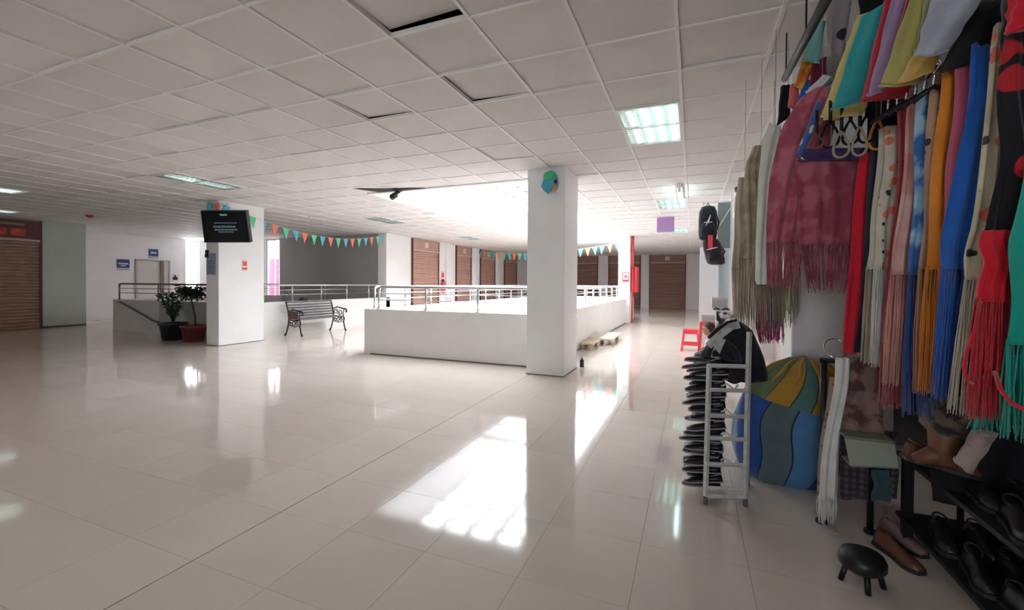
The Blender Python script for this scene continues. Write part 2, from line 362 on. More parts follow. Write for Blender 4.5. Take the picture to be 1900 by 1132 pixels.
for k, (x0, x1) in enumerate(WX):
    window('window_%d' % (4+k), x0, x1, YB-.13, YB-.07, 1.2, 2.9, 'y', 'street window behind the camera')
    portal('window_portal', ((x0+x1)/2, YB-.3, 2.05), 1.9, 1.7, (PI/2, 0, 0))
# columns
def column(x0, x1, y0, y1, label):
    o = B(x0, x1, y0, y1, 0, 3.2).build('column', WHITEC, bevel=.012); return tag(o, label, 'column', kind='structure')
column(-2.30, -1.72, 6.2, 6.98, 'square white column in front of the atrium parapet with a blue paper bundle on it')
column(-9.56, -9.17, 6.2, 7.26, 'white column carrying the television beside the potted plants')
column(-2.42, -2.02, 15.75, 16.5, 'white pillar at the far end of the right atrium railing')
column(.80, 1.34, 4.45, 4.95, 'white pillar behind the scarves and the big sack')
# seam lines at column base
bs = MB()
for x0, x1, y0, y1 in ((-2.30, -1.72, 6.2, 6.98), (-9.56, -9.17, 6.2, 7.26)): bs.box(x0-.003, x1+.003, y0-.003, y1+.003, 0, .012)
struct('trim_2', bs, mat('joint_dirt', (.13, .12, .11), .8), 'thin dark joint at the foot of the two big columns', 'trim')
# parapets
PT = mat('white_parapet_paint', (.78, .775, .76), .5, var=.03, scale=2, bump=.05)
def parapet(parts, label, m=PT):
    mb = MB()
    for p in parts: mb.box(*p, 0, .855)
    return struct('parapet', mb, m, label, 'parapet', bevel=0)
parapet([(-5.63, -2.30, 6.70, 6.85), (-2.30, -2.15, 6.70, 15.8)], 'white parapet along the front and right side of the atrium')
parapet([(-5.78, -5.63, 6.70, 18.0), (-5.63, -2.15, 17.80, 18.0), (-2.30, -2.15, 16.5, 17.8)], 'white parapet on the far sides of the atrium')
parapet([(-9.75, -9.6, 7.1, 12.4)], 'white stairwell parapet behind the cast iron bench')
mb = MB().box(-14.73, -12.72, 7.06, 7.2, 0, .84)
struct('parapet_left', mb, PT, 'pale end of the stairwell parapet with the sloping handrail', 'parapet')
struct('parapet_plants', B(-12.72, -9.75, 7.06, 7.2, 0, .855), mat('green_grey_parapet_shade', (.46, .49, .46), .5, var=.04), 'stairwell parapet behind the two potted plants, its shade painted greenish grey', 'parapet')  # darker colour than the pale end, standing for shade on this stretch
struct('trim_3', MB().box(-5.632, -2.3, 6.692, 6.70, 0, .02).box(-2.15, -2.142, 6.98, 15.75, 0, .02), mat('joint_dirt2', (.16, .15, .14), .8), 'thin dark joint at the foot of the atrium parapet', 'trim')
struct('parapet_steps', MB().box(-14.7, -9.75, 7.2, 7.35, -3.3, 0).box(-14.85, -14.7, 7.1, 12.4, 0, .84), PT, 'white left side parapet of the stairwell', 'parapet')
# railings
def railing(p0, p1, posts, label, inset=.0, z0=.855, m=STEEL):
    t = thing('railing', ((p0[0]+p1[0])/2, (p0[1]+p1[1])/2, z0), label, 'railing'); p0 = Vector((*p0, 0)); p1 = Vector((*p1, 0)); d = (p1-p0); L = d.length; e = d/L
    zt = 1.275; r = .06
    path = [p0+Vector((0, 0, zt-r-.02))]+[p0+e*r*(1-math.cos(q))+Vector((0, 0, zt-r+r*math.sin(q))) for q in (.4, .8, 1.2, 1.57)]
    path += [p1-e*r*(1-math.cos(q))+Vector((0, 0, zt-r+r*math.sin(q))) for q in (1.57, 1.2, .8, .4)]+[p1+Vector((0, 0, zt-r-.02))]
    MB().tube(path, .025, 10).build('handrail', m, t, True)
    for z in (1.15, 1.03): MB().tube([p0+vZ*z, p1+vZ*z], .009, 6).build('rail_bar', m, t, True)
    for s in posts:
        q = p0+e*(s*L); po = MB().tube([q+vZ*z0, q+vZ*(zt-.02)], .021, 10).build('post', m, t, True); MB().lathe([(.05, z0), (.05, z0+.012), (.024, z0+.02), (.022, z0+.022)], (q.x, q.y, 0), 12).build('base_flange', m, po, True)
    return t
railing((-5.50, 6.78), (-2.36, 6.78), [.0, .333, .667, 1], 'steel railing on the front parapet of the atrium')
railing((-5.70, 6.9), (-5.70, 17.8), [k/11 for k in range(12)], 'steel railing along the left side of the atrium')
railing((-5.6, 17.9), (-2.4, 17.9), [k/4 for k in range(5)], 'steel railing across the far end of the atrium')
railing((-2.225, 7.1), (-2.225, 15.1), [k/9 for k in range(10)], 'steel railing along the right side of the atrium by the corridor', m=mat('white_painted_rail', (.75, .75, .75), .4))
railing((-9.68, 7.3), (-9.68, 12.2), [k/5+.04 for k in range(5)], 'steel railing above the bench on the stairwell parapet')
DKST = mat('dull_steel', (.22, .20, .19), .4, metal=.6)
railing((-14.6, 7.13), (-9.8, 7.13), [0, .36, .68, 1], 'dull steel railing above the potted plants at the stairwell front', m=DKST, z0=.84)
railing((-14.0, 9.9), (-10.0, 9.9), [0, .3, .6, 1], 'dark inner railing inside the stairwell below the bunting', z0=.5, m=DKST)
struct('parapet_inner', B(-14.2, -9.9, 9.85, 9.97, -3.3, .5), GREYW, 'low grey wall between the stair flights', 'parapet')
t = thing('sloping_handrail', (-13.5, 7.0, .3), 'dark sloping handrail fixed to the stairwell parapet behind the black pot', 'handrail')
MB().tube([(-14.35, 7.0, .79), (-14.2, 6.99, .76), (-12.75, 6.99, .31), (-12.68, 7.04, .30)], .024, 8).build('rail', DKST, t, True)
for s in (.1, .5, .9):
    q = Vector((-14.2, 6.99, .76)).lerp(Vector((-12.75, 6.99, .31)), s); MB().tube([q, q+Vector((0, .075, -.03))], .01, 6).build('bracket', DKST, t, True)
# ------------------------------------------------------------------ roller shutters
dn = [0]
def shutter(axis, a0, a1, c, sgn, label, single=False, ztop=3.02, hz=2.58, number=True, m=SHUT):
    """axis y: lies in plane X=c from Y a0..a1; axis x: plane Y=c"""
    dn[0] += 1
    def bx(mb, u0, u1, d0, d1, z0, z1):
        d0, d1 = sorted((c+sgn*d0, c+sgn*d1))
        return mb.box(d0, d1, u0, u1, z0, z1) if axis == 'y' else mb.box(u0, u1, d0, d1, z0, z1)
    root = struct('door_%d' % dn[0], bx(bx(MB(), a0, a0+.05, 0, .07, 0, ztop), a1-.05, a1, 0, .07, 0, ztop), DKMETAL, label, 'shutter')
    bx(MB(), a0+.05, a1-.05, 0, .06, hz+.03, ztop).build('header', m, root)
    bx(MB(), a0+.05, a1-.05, 0, .085, hz-.01, hz+.03).build('ledge', mat('ledge', (.6, .5, .46), .5), root)
    n = 27; z1 = hz-.01; p = z1/n
    if single:
        for k in range(n):
            s = MB(); z = k*p
            prof = [(.02, z+.004), (.045, z+.02), (.052, z+p*.5), (.045, z+p-.02), (.02, z+p-.004)]
            vs = []
            for u in (a0+.05, a1-.05):
                for dd, zz in prof+[(.01, z+p-.004), (.01, z+.004)]: vs.append((c+sgn*dd, u, zz) if axis == 'y' else (u, c+sgn*dd, zz))
            s.add(vs, [tuple(range(7)), tuple(range(13, 6, -1))]+[(q, q+7, (q+1) % 7+7, (q+1) % 7) for q in range(7)])
            s.build('slat', m, root)
    else:
        s = MB(); rows = []
        for k in range(n):
            z = k*p; rows += [(.02, z), (.05, z+p*.35), (.05, z+p*.65), (.02, z+p*.97)]
        vs = []
        for dd, zz in rows:
            for u in (a0+.05, a1-.05): vs.append((c+sgn*dd, u, zz) if axis == 'y' else (u, c+sgn*dd, zz))
        s.add(vs, [(2*q, 2*q+1, 2*q+3, 2*q+2) for q in range(len(rows)-1)])
        tag(s.build('slat_curtain', m, root), kind='stuff')
    if number:
        u = (a0+a1)/2; pl = bx(MB(), u-.12, u+.12, .06, .075, 2.72, 2.92).build('number_plate', mat('plate', (.75, .62, .5), .5), root)
    return root
L_ = shutter('y', 3.2, 6.47, -17.0, 1, 'brown roller shutter under the red sign board at the left edge', single=True, hz=2.44, number=False, m=SHUTP)
for y0, y1, nm in ((13.76, 15.62, 'first closed brown shutter beyond the atrium, nearest the grey wall'), (17.06, 18.5, 'second closed brown shutter beyond the atrium'), (19.46, 21.2, 'third closed brown shutter beyond the atrium'), (22.47, 24.3, 'fourth closed brown shutter beyond the atrium, darkest of the row')):
    shutter('y', y0, y1, -9.7, 1, nm)
for x0, x1, nm in ((-7.9, -5.2, 'brown shutter on the end wall right of the big column'), (-4.6, -2.75, 'narrow brown shutter on the end wall behind the fire cabinet'), (-2.28, -.34, 'wide brown shutter closing the end of the corridor')):
    shutter('x', x0, x1, YF, -1, nm, m=mat('brown_far_shutter', (.30, .18, .14), .5))
# pilasters between shops
for k, (y0, y1) in enumerate(((12.2, 12.5), (16.15, 16.6), (18.9, 19.25), (21.5, 22.1))):
    struct('trim_%d' % (4+k), B(-9.7, -9.6, y0, y1, 0, CZ), WHITE, 'white pilaster number %d along the closed shops' % (k+1) if 0 else ['white pilaster at the corner of the grey wall', 'white pilaster after the first shop shutter', 'white pilaster after the second shop shutter', 'white pilaster after the third shop shutter'][k], 'pilaster')
# door with frame in far left wall
dr = struct('door_20', MB().box(XL, XL+.05, 9.70, 9.76, 0, 2.14).box(XL, XL+.05, 10.55, 10.62, 0, 2.14).box(XL, XL+.05, 10.8, 10.85, 0, 2.14).box(XL, XL+.05, 9.7, 10.85, 2.1, 2.15), mat('door_frame', (.42, .38, .36), .5), 'grey door with a brown jamb under the small blue sign', 'door')
dl = B(XL, XL+.03, 9.76, 10.55, 0.02, 2.1).build('door_leaf', mat('door_paint', (.60, .57, .55), .5), dr)
B(XL, XL+.03, 10.62, 10.8, 0.02, 2.1).build('side_panel', mat('door_paint2', (.55, .52, .5), .5), dr)
B(XL+.03, XL+.07, 10.50, 10.54, 1.0, 1.12).build('door_handle', CHROME, dl)
B(XL+.05, XL+.08, 10.5, 10.62, 0.02, 2.1).build('jamb', mat('brown_jamb', (.20, .14, .12), .5), dr)
# ================================================================== FIXTURES
def fixture(i, j, st, label):
    x0, y0 = X0+i*T+.012, Y0+j*T+.012; x1, y1 = x0+T-.024, y0+2*T-.024
    t = thing('ceiling_light', ((x0+x1)/2, (y0+y1)/2, CZ), label, 'light')
    fr = MB().box(x0, x0+.02, y0, y1, CZ-.01, CZ+.1).box(x1-.02, x1, y0, y1, CZ-.01, CZ+.1).box(x0+.02, x1-.02, y0, y0+.02, CZ-.01, CZ+.1).box(x0+.02, x1-.02, y1-.02, y1, CZ-.01, CZ+.1).box(x0, x1, y0, y1, CZ+.1, CZ+.11)
    fr.build('frame', TBAR, t)
    w_ = (x1-x0-.04)/4
    for k in range(4):
        xc = x0+.02+w_*(k+.5); m = LIT if st == 'lit' and k > 0 else (LITD if st == 'dim' or (st == 'lit') else TUBEOFF)
        if st == 'off': m = LITD if k == 2 else TUBEOFF
        MB().tube([(xc, y0+.04, CZ+.055), (xc, y1-.04, CZ+.055)], .014, 8).build('tube', m, t, True)
    lv = MB()
    for k in range(5): xx = x0+.02+w_*k; lv.box(xx-.003, xx+.003, y0+.02, y1-.02, CZ-.004, CZ+.035)
    for k in range(1, 16): yy = y0+(y1-y0)*k/16; lv.box(x0+.02, x1-.02, yy-.003, yy+.003, CZ-.002, CZ+.03)
    tag(lv.build('louvre_blades', REFL, t), kind='stuff')
    B(x0+.02, x1-.02, y0+.02, y1-.02, CZ+.085, CZ+.095).build('reflector', REFL, t)
LB = ['lit louvred ceiling light nearest the scarf stall, three bright tubes and a dim one', 'lit louvred ceiling light over the corridor just behind the bare tube', 'small lit ceiling light deep in the corridor above the purple sign', 'grey louvred ceiling light left of the television, barely lit', 'dim louvred ceiling light just left of the skylight near the security camera', 'far small ceiling light left of the skylight near the closed shops', 'louvred ceiling light at the left edge above the red sign board', 'farther louvred ceiling light at the left edge, just over the shutter', 'louvred ceiling light behind the camera']
for (i, j, st), lb in zip(FIX, LB): fixture(i, j, st, lb)
t = thing('tube_light', (-.22, 8.5, CZ-.1), 'bare glowing tube light hanging under the corridor ceiling', 'light')
B(-.26, -.18, 7.9, 9.15, CZ-.06, CZ-.004).build('housing', WHITEP, t)
MB().tube([(-.22, 7.95, CZ-.1), (-.22, 9.1, CZ-.1)], .02, 10).build('tube', LITB, t, True)
for y in (7.93, 9.11): B(-.245, -.195, y-.015, y+.015, CZ-.13, CZ-.06).build('end_cap', WHITEP, t)
# purple hanging sign
t = thing('hanging_sign', (-.62, 12.0, 3.0), 'plain purple square sign hanging from the corridor ceiling', 'sign')
p0, p1 = at(1219, 404, 11.6), at(1251, 430, 11.6)
B(p0.x, p1.x, 11.6, 11.63, p1.z, min(p0.z, 3.03)).build('board', mat('purple_board', (.40, .24, .50), .6), t)
for x in (p0.x+.05, p1.x-.05): MB().tube([(x, 11.61, min(p0.z, 3.0)-.01), (x, 11.61, CZ)], .003, 5).build('wire', DKST, t)
# security camera by the skylight corner
t = thing('security_camera', (-5.0, 6.6, CZ), 'black security camera hanging at the near left corner of the skylight opening', 'camera')
MB().lathe([(.09, CZ-.03), (.09, CZ), (.0, CZ+.001)], (-4.95, 6.6, 0), 16).build('mount', BLACKP, t, True)
MB().tube([(-4.95, 6.6, CZ-.02), (-4.95, 6.57, CZ-.09)], .03, 10).build('arm', BLACKP, t, True)
MB().tube([(-4.98, 6.66, CZ-.06), (-4.93, 6.42, CZ-.17)], [.05, .055], 14).build('body', BLACKP, t, True)
MB().tube([(-4.93, 6.425, CZ-.169), (-4.928, 6.412, CZ-.176)], .035, 12).build('lens', mat('lens', (.02, .02, .03), .05), t, True)
o = MB().add([(-5.65, 6.25, CZ-.006), (-4.75, 6.55, CZ-.006), (-4.25, 6.72, CZ-.006), (-5.35, 6.76, CZ-.006), (-5.1, 6.5, CZ-.006)], [(0, 4, 1, 2, 3)]).build('board_gap_shade', DARK, ceiling, solid=.003)  # dark sheet below the boards paints the shade of a broken one
for loc, lb in (((-15.9, 6.1), 'red smoke alarm on the ceiling above the left wall'), ):
    t = thing('smoke_alarm', (loc[0]+1.5, loc[1]+.3, CZ), lb, 'alarm'); q = t.location
    MB().lathe([(.06, CZ-.05), (.085, CZ-.03), (.085, CZ-.002), (.01, CZ)], (q.x, q.y, 0), 16).build('body', mat('alarm_red', (.5, .05, .05), .5), t, True)
    MB().lathe([(.02, CZ-.07), (.03, CZ-.05)], (q.x, q.y, 0), 10).build('lamp', REDP, t, True)
t = thing('dome_camera', (.66, 7.6, 2.85), 'small dome camera on the bulkhead at the right above the backpacks', 'camera')
MB().box(.64, .70, 7.3, 7.42, 2.82, 2.92).build('bracket', WHITEP, t); MB().lathe([(.0, 2.72), (.04, 2.735), (.055, 2.77), (.055, 2.81), (.02, 2.83)], (.62, 7.36, 0), 14).build('dome', BLACKP, t, True)
MB().tube([(.62, 7.36, 2.82), (.66, 7.36, 2.86)], .015, 8).build('arm', WHITEP, t)
# sign board above left shutter
t = thing('sign_board', (-16.9, 4.9, 2.5), 'dark red shop sign board above the left roller shutter', 'sign')
B(-16.93, -16.88, 3.2, 6.44, 2.50, 2.98).build('board', mat('sign_maroon', (.10, .02, .025), .5), t)
B(-16.885, -16.875, 3.2, 6.1, 2.84, 2.9).build('yellow_line', mat('sign_olive', (.22, .20, .05), .5), t)
B(-16.885, -16.875, 3.2, 6.2, 2.92, 2.96).build('blue_line', mat('sign_blue', (.05, .05, .12), .5), t)
for y0, y1 in ((3.3, 4.2), (4.3, 5.3), (5.38, 5.76), (5.82, 6.12)): B(-16.885, -16.872, y0, y1, 2.56, 2.75).build('red_block', mat('sign_red', (.55, .05, .02), .5, var=.4, scale=9), t)
# blue wall signs
def wallsign(x, y0, y1, z0, z1, label, rows):
    t = thing('wall_sign', (x, (y0+y1)/2, z0), label, 'sign'); B(x, x+.015, y0, y1, z0, z1).build('panel', mat('sign_blue_panel', (.02, .05, .22), .4), t)
    for a_, b_, h in rows: B(x+.015, x+.019, y0+(y1-y0)*a_, y1-(y1-y0)*a_, z0+(z1-z0)*b_, z0+(z1-z0)*(b_+h)).build('white_lettering', WHITEP, t)
    B(x+.0, x+.012, y0, y1, z0-.09, z0-.02).build('lower_strip', mat('strip', (.5, .5, .52), .5), t)
wallsign(XL, 9.15, 9.53, 1.82, 2.12, 'blue sign left of the grey door, with a white line across', [(.12, .42, .16), (.3, .22, .1)])
wallsign(XL, 10.14, 10.46, 2.30, 2.56, 'small blue sign above the grey door', [(.2, .38, .2)])
t = thing('wall_dispenser', (XL, 11.0, 1.4), 'small black box with a nozzle on the wall right of the grey door', 'dispenser')
B(XL, XL+.08, 10.98, 11.1, 1.40, 1.52).build('body', BLACKP, t); B(XL+.02, XL+.06, 11.02, 11.06, 1.52, 1.60).build('spout', BLACKP, t)
# notices on television column
t = thing('notice_poster', (-9.37, 6.19, 1.6), 'pale blue printed notice under the television on the column', 'poster')
p0, p1 = at(386, 470, 6.19), at(409, 510, 6.19)
B(-9.53, -9.25, 6.185, 6.2, p1.z, p0.z).build('sheet', mat('notice_paper', (.30, .36, .46), .6), t)
for k in range(6): B(-9.5, -9.28-.03*(k % 2), 6.182, 6.186, p1.z+.05+k*.045, p1.z+.068+k*.045).build('print_line', mat('ink', (.14, .17, .26), .6), t)
t = thing('wall_lamp_hook', (-9.5, 6.15, 2.0), 'small black bracket hanging at the left edge of the television column', 'bracket')
B(-9.53, -9.47, 6.16, 6.2, 1.93, 2.02).build('plate', BLACKP, t); B(-9.50, -9.44, 6.13, 6.17, 1.86, 1.93).build('hook', BLACKP, t)
def redsign(x, yc, z, w_, label, bars=3):
    t = thing('safety_sign', (x, yc, z), label, 'sign'); B(x, x+.008, yc-w_/2, yc+w_/2, z-w_*.9, z+w_*.9).build('panel', mat('sign_pale', (.8, .6, .6), .5), t)
    B(x+.008, x+.013, yc-w_*.33, yc+w_*.33, z-w_*.1, z+w_*.6).build('emblem', REDP, t); B(x+.008, x+.013, yc-w_*.42, yc+w_*.42, z-w_*.75, z-w_*.4).build('red_line', REDP, t)
redsign(-9.17, 6.78, 1.72, .13, 'small red and white safety sign on the bright side of the television column')
redsign(-9.7, 16.0, 1.62, .26, 'red and white safety sign beside the first shop shutter')
t = thing('fire_extinguisher', (-9.6, 16.25-.5, 1.0), 'red fire extinguisher hanging between the first two shop shutters', 'extinguisher')
MB().lathe([(.07, .95), (.085, .99), (.085, 1.33), (.05, 1.4), (.025, 1.43)], (-9.58, 15.85, 0), 16).build('cylinder', REDP, t, True)
MB().box(-9.6, -9.56, 15.80, 15.9, 1.43, 1.5).build('valve', BLACKP, t); MB().tube([(-9.58, 15.89, 1.46), (-9.53, 15.97, 1.4), (-9.53, 15.97, 1.15)], .012, 6).build('hose', BLACKP, t)
t = thing('safety_sign', (-2.2, 15.74, 1.5), 'white and red sign on the front of the far pillar', 'sign')
B(-2.28, -2.04, 15.735, 15.75, 1.42, 1.78).build('panel', mat('sgn', (.78, .70, .70), .5), t)
MB().box(-2.27, -2.05, 15.73, 15.736, 1.44, 1.52).box(-2.27, -2.05, 15.73, 15.736, 1.74, 1.77).box(-2.27, -2.24, 15.73, 15.736, 1.52, 1.74).box(-2.08, -2.05, 15.73, 15.736, 1.52, 1.74).box(-2.2, -2.12, 15.73, 15.736, 1.58, 1.68).build('red_print', REDP, t)
t = thing('fire_hose_cabinet', (-1.9, 17.0, 1.05), 'red fire hose cabinet on the corridor side of the far pillar', 'cabinet')
B(-2.02, -1.82, 16.0, 16.75, 1.08, 1.98).build('box', REDP, t, bevel=.01); B(-1.99, -1.85, 15.985, 16.0, 1.12, 1.94).build('door', mat('cabinet_door', (.62, .03, .04), .4), t); cdo = [k for k in kids(t) if k.name.startswith('door')][-1]; B(-1.87, -1.855, 15.97, 15.985, 1.45, 1.57).build('handle', CHROME, cdo)
t = thing('riser_pipe', (-1.92, 15.9, 1.98), 'red riser pipe running from the fire cabinet up to the ceiling', 'pipe')
MB().tube([(-1.95, 15.9, 1.98), (-1.95, 15.9, CZ)], .05, 12).build('pipe', mat('pipe_red', (.6, .06, .08), .5), t, True); MB().tube([(-1.95, 15.9, 2.5), (-1.95, 15.9, 2.56)], .062, 12).build('collar', mat('pipe_red2', (.5, .04, .06), .5), t, True)
MB().tube([(-1.95, 15.9, 0), (-1.95, 15.9, 1.98)], .03, 10).build('lower_pipe', mat('pipe_red3', (.55, .05, .07), .5), t, True)
# television
t = thing('television', (-8.6, 5.9, 2.1), 'black flat television tilted on the column between the plants and the bench', 'television')
a_, b_, c_, d_ = at(372, 391, 5.72), at(456, 391, 5.72), at(464, 450, 5.98), at(379, 450, 5.98)
def slab(mb, q, n, th):
    n = n.normalized()*th; return mb.add([*q, *[p+n for p in q]], [(0, 1, 2, 3), (7, 6, 5, 4), (0, 4, 5, 1), (1, 5, 6, 2), (2, 6, 7, 3), (3, 7, 4, 0)])
nrm = (d_-a_).cross(b_-a_); nrm = nrm if nrm.y > 0 else -nrm
slab(MB(), [a_, b_, c_, d_], nrm, .06).build('casing', BLACKP, t)
def tvp(u, v, off=-.004): return a_.lerp(b_, u).lerp(d_.lerp(c_, u), v)+nrm.normalized()*off
SCR = mat('screen_glass', (.004, .008, .014), .12)
slab(MB(), [tvp(.02, .04), tvp(.98, .04), tvp(.98, .95), tvp(.02, .95)], nrm, .003).build('screen', SCR, t)
TX = emit('screen_text', (.20, .34, .40), .05); TXG = emit('screen_green', (.1, .5, .3), .12)
rr = random.Random(3)
for v, u0, u1, h in ((.36, .28, .76, .03), (.46, .26, .74, .06), (.56, .28, .76, .05), (.64, .36, .66, .04)):
    u = u0
    while u < u1:
        wd = rr.uniform(.015, .035); slab(MB(), [tvp(u, v, -.006), tvp(u+wd, v, -.006), tvp(u+wd, v+h, -.006), tvp(u, v+h, -.006)], nrm, .002).build('on_screen_text', TX, t); u += wd+.012
slab(MB(), [tvp(.42, .1, -.006), tvp(.6, .1, -.006), tvp(.58, .15, -.006), tvp(.44, .15, -.006)], nrm, .002).build('on_screen_mark', TXG, t)
q = tvp(.15, .45, .06); MB().tube([q, Vector((-9.35, 6.2, q.z+.05))], .025, 8).box(-9.45, -9.25, 6.17, 6.2, 2.3, 2.6).build('wall_arm', BLACKP, t)
MB().tube([tvp(.45, 0, .03), tvp(.45, 0, .03)+Vector((-.15, .2, .15)), (-9.17, 6.4, CZ-.02)], .006, 5).build('cable', BLACKP, t)
# bunting
PC = [mat('pennant_orange', (.85, .22, .12), .6), mat('pennant_green', (.12, .62, .33), .6), mat('pennant_blue', (.10, .50, .68), .6)]
def bunting(P, n, order, label, size, skip=(), ax=None):
    t = thing('bunting', P(0), label, 'bunting'); MB().tube([P(k/30) for k in range(31)], .004, 4).build('string', mat('string', (.7, .7, .7), .7), t)
    for k in range(n):
        if k in skip: continue
        u = (k+.5)/n; p = P(u); e = (P(u+.002)-P(u-.002)).normalized(); w_ = size; rr = random.Random(k); dd = Vector((rr.uniform(-.03, .03), rr.uniform(-.02, .02), -size*1.35))
        a0, a1, a2 = p-e*w_/2, p+e*w_/2, p+dd; nn = e.cross(vZ)*.003
        MB().add([a0-nn, a1-nn, a2-nn, a0+nn, a1+nn, a2+nn], [(0, 1, 2), (5, 4, 3), (0, 3, 4, 1), (1, 4, 5, 2), (2, 5, 3, 0)]).build('pennant', PC[order[k % len(order)]], t)
s0, s1 = Vector((-9.08, 6.15, 3.0)), Vector((-9.62, 12.2, 2.98))
bunting(lambda u: s0.lerp(s1, u)+Vector((0, 0, -2.2*.62*u*(1-u)*1.15)), 19, [2, 0, 1], 'long string of coloured pennants from the television column to the grey wall corner', .20)
s2, s3 = Vector((-9.62, 19.1, 2.9)), Vector((-2.43, 16.45, 2.9))
bunting(lambda u: s2.lerp(s3, u)+Vector((0, 0, -1.6*u*(1-u)*.6)), 24, [2, 0, 1], 'second string of pennants across the far end of the atrium', .24)
t = thing('pennant_pair', (-9.3, 5.95, 2.85), 'blue and orange pennants stuck above the television', 'pennants')
for px, m in ((389, PC[2]), (403, PC[0])):
    p = at(px, 384, 6.17); MB().lathe([(.02, -.1), (.07, -.06), (.085, .02), (.06, .08), (.01, .09)], p, 7, 1, .35).build('pennant', m, t)
# paper bundle on column A
t = thing('paper_bundle', (-1.98, 6.12, 2.85), 'crumpled blue and green paper bundle with an orange tip taped high on the big column', 'decoration')
def crumple(cen, rx, ry, rz, m, name, seed, tiltx=.25):
    rr = random.Random(seed); prof = [(0.02, -1), (.55, -.8), (.92, -.35), (1, .1), (.8, .6), (.35, .92), (.02, 1)]; mb = MB()
    def fn(q, a, i): s = rr.uniform(.78, 1.18); return Vector((q.x*rx*s+q.z*tiltx*rx, q.y*ry*s, q.z*rz*rr.uniform(.9, 1.1)))
    mb.lathe(prof, cen, 9, fn=fn); return mb.build(name, m, t)
p = at(1019, 338, 6.1); p.y = 6.12
crumple(p, .115, .06, .155, mat('blue_paper', (.06, .38, .48), .6), 'blue_paper', 1)
crumple(p+Vector((.0, -.03, .09)), .085, .04, .07, mat('green_paper', (.05, .55, .22), .6), 'green_paper', 2)
crumple(p+Vector((.08, -.02, -.09)), .03, .03, .05, PC[0], 'orange_paper', 3)
crumple(p+Vector((.10, -.03, .0)), .02, .03, .03, BLACKP, 'dark_tip', 4)
# ------------------------------------------------------------------ potted plants
LEAF = mat('dark_leaf', (.025, .055, .03), .5, var=.4, scale=20); BARK = mat('bark', (.06, .05, .04), .8, var=.3)
LEAF2 = mat('mid_leaf', (.05, .11, .05), .5, var=.4, scale=20)
SOIL = mat('soil', (.04, .03, .025), .9, bump=.5)
def leaf(mb, p, d, L, w_):
    d = d.normalized(); s = d.cross(vZ); s = s.normalized() if s.length > .01 else Vector((1, 0, 0)); u = s.cross(d)
    mb.add([p, p+d*L*.5+s*w_+u*.01, p+d*L, p+d*L*.5-s*w_+u*.01, p+d*L*.5-u*.012], [(0, 1, 4), (1, 2, 4), (2, 3, 4), (3, 0, 4)])
def pot(t, c, r, h, m):
    MB().lathe([(r*.72, 0), (r*.93, h*.86), (r*1.02, h*.86), (r*1.04, h), (r*.94, h), (r*.92, h*.9)], c, 28).build('pot', m, t, True)
    MB().lathe([(r*.9, h*.88), (r*.4, h*.91), (.01, h*.92)], c, 20).build('soil', SOIL, t, True)
t = thing('potted_plant', (-11.1, 6.45, 0), 'leafy bush in a black pot, left of the reddish pot', 'plant')
c0 = Vector((-11.1, 6.45, 0)); pot(t, c0, .28, .40, mat('black_pot', (.012, .014, .025), .4))
rr = random.Random(5); st = MB(); lf = MB()
for k in range(11):
    a0 = rr.uniform(0, 2*PI); R_ = rr.uniform(.08, .36); top = c0+Vector((math.cos(a0)*R_-.08, math.sin(a0)*R_*.7, rr.uniform(.75, 1.13))); base_ = c0+Vector((rr.uniform(-.03, .03), 0, .36))
    mid = base_.lerp(top, .5)+Vector((0, 0, .05)); pts = [base_, mid, top]; st.tube(pts, [.014, .009, .004], 5)
    for q in range(26):
        s = rr.uniform(.25, 1); p = base_.lerp(mid, s*2) if s < .5 else mid.lerp(top, s*2-1)
        leaf(lf, p, Vector((rr.uniform(-1, 1), rr.uniform(-1, 1), rr.uniform(-.3, .8))), rr.uniform(.07, .14), rr.uniform(.018, .034))
st.build('stems', BARK, t, True); tag(lf.build('foliage', LEAF2, t), kind='stuff')
t = thing('potted_tree', (-10.42, 6.48, 0), 'small tree with a curved bare trunk and flat dark crown in a reddish pot', 'plant')
c0 = Vector((-10.42, 6.48, 0)); pot(t, c0, .26, .36, mat('red_brown_pot', (.20, .035, .04), .45))
trk = [c0+Vector(v) for v in ((.06, 0, .3), (.05, 0, .55), (-.03, 0, .8), (-.10, .0, 1.0), (-.09, 0, 1.18))]
MB().tube(trk, [.022, .02, .017, .015, .012], 8).build('trunk', BARK, t, True)
br = MB(); lf = MB()
for k in range(16):
    a0 = 2*PI*k/16+rr.uniform(-.2, .2); R_ = rr.uniform(.2, .52); base_ = trk[3].lerp(trk[4], rr.random()); top = base_+Vector((math.cos(a0)*R_+.03, math.sin(a0)*R_*.5, rr.uniform(-.04, .14))); br.tube([base_, base_.lerp(top, .5)+Vector((0, 0, .04)), top], [.008, .006, .003], 5)
    for q in range(34):
        p = base_.lerp(top, rr.uniform(.15, 1))+Vector((rr.uniform(-.05, .05), rr.uniform(-.05, .05), rr.uniform(-.05, .05)))
        leaf(lf, p, Vector((rr.uniform(-1, 1), rr.uniform(-1, 1), rr.uniform(-.6, .4))), rr.uniform(.07, .13), rr.uniform(.02, .035))
br.build('branches', BARK, t, True); tag(lf.build('foliage', LEAF, t), kind='stuff')
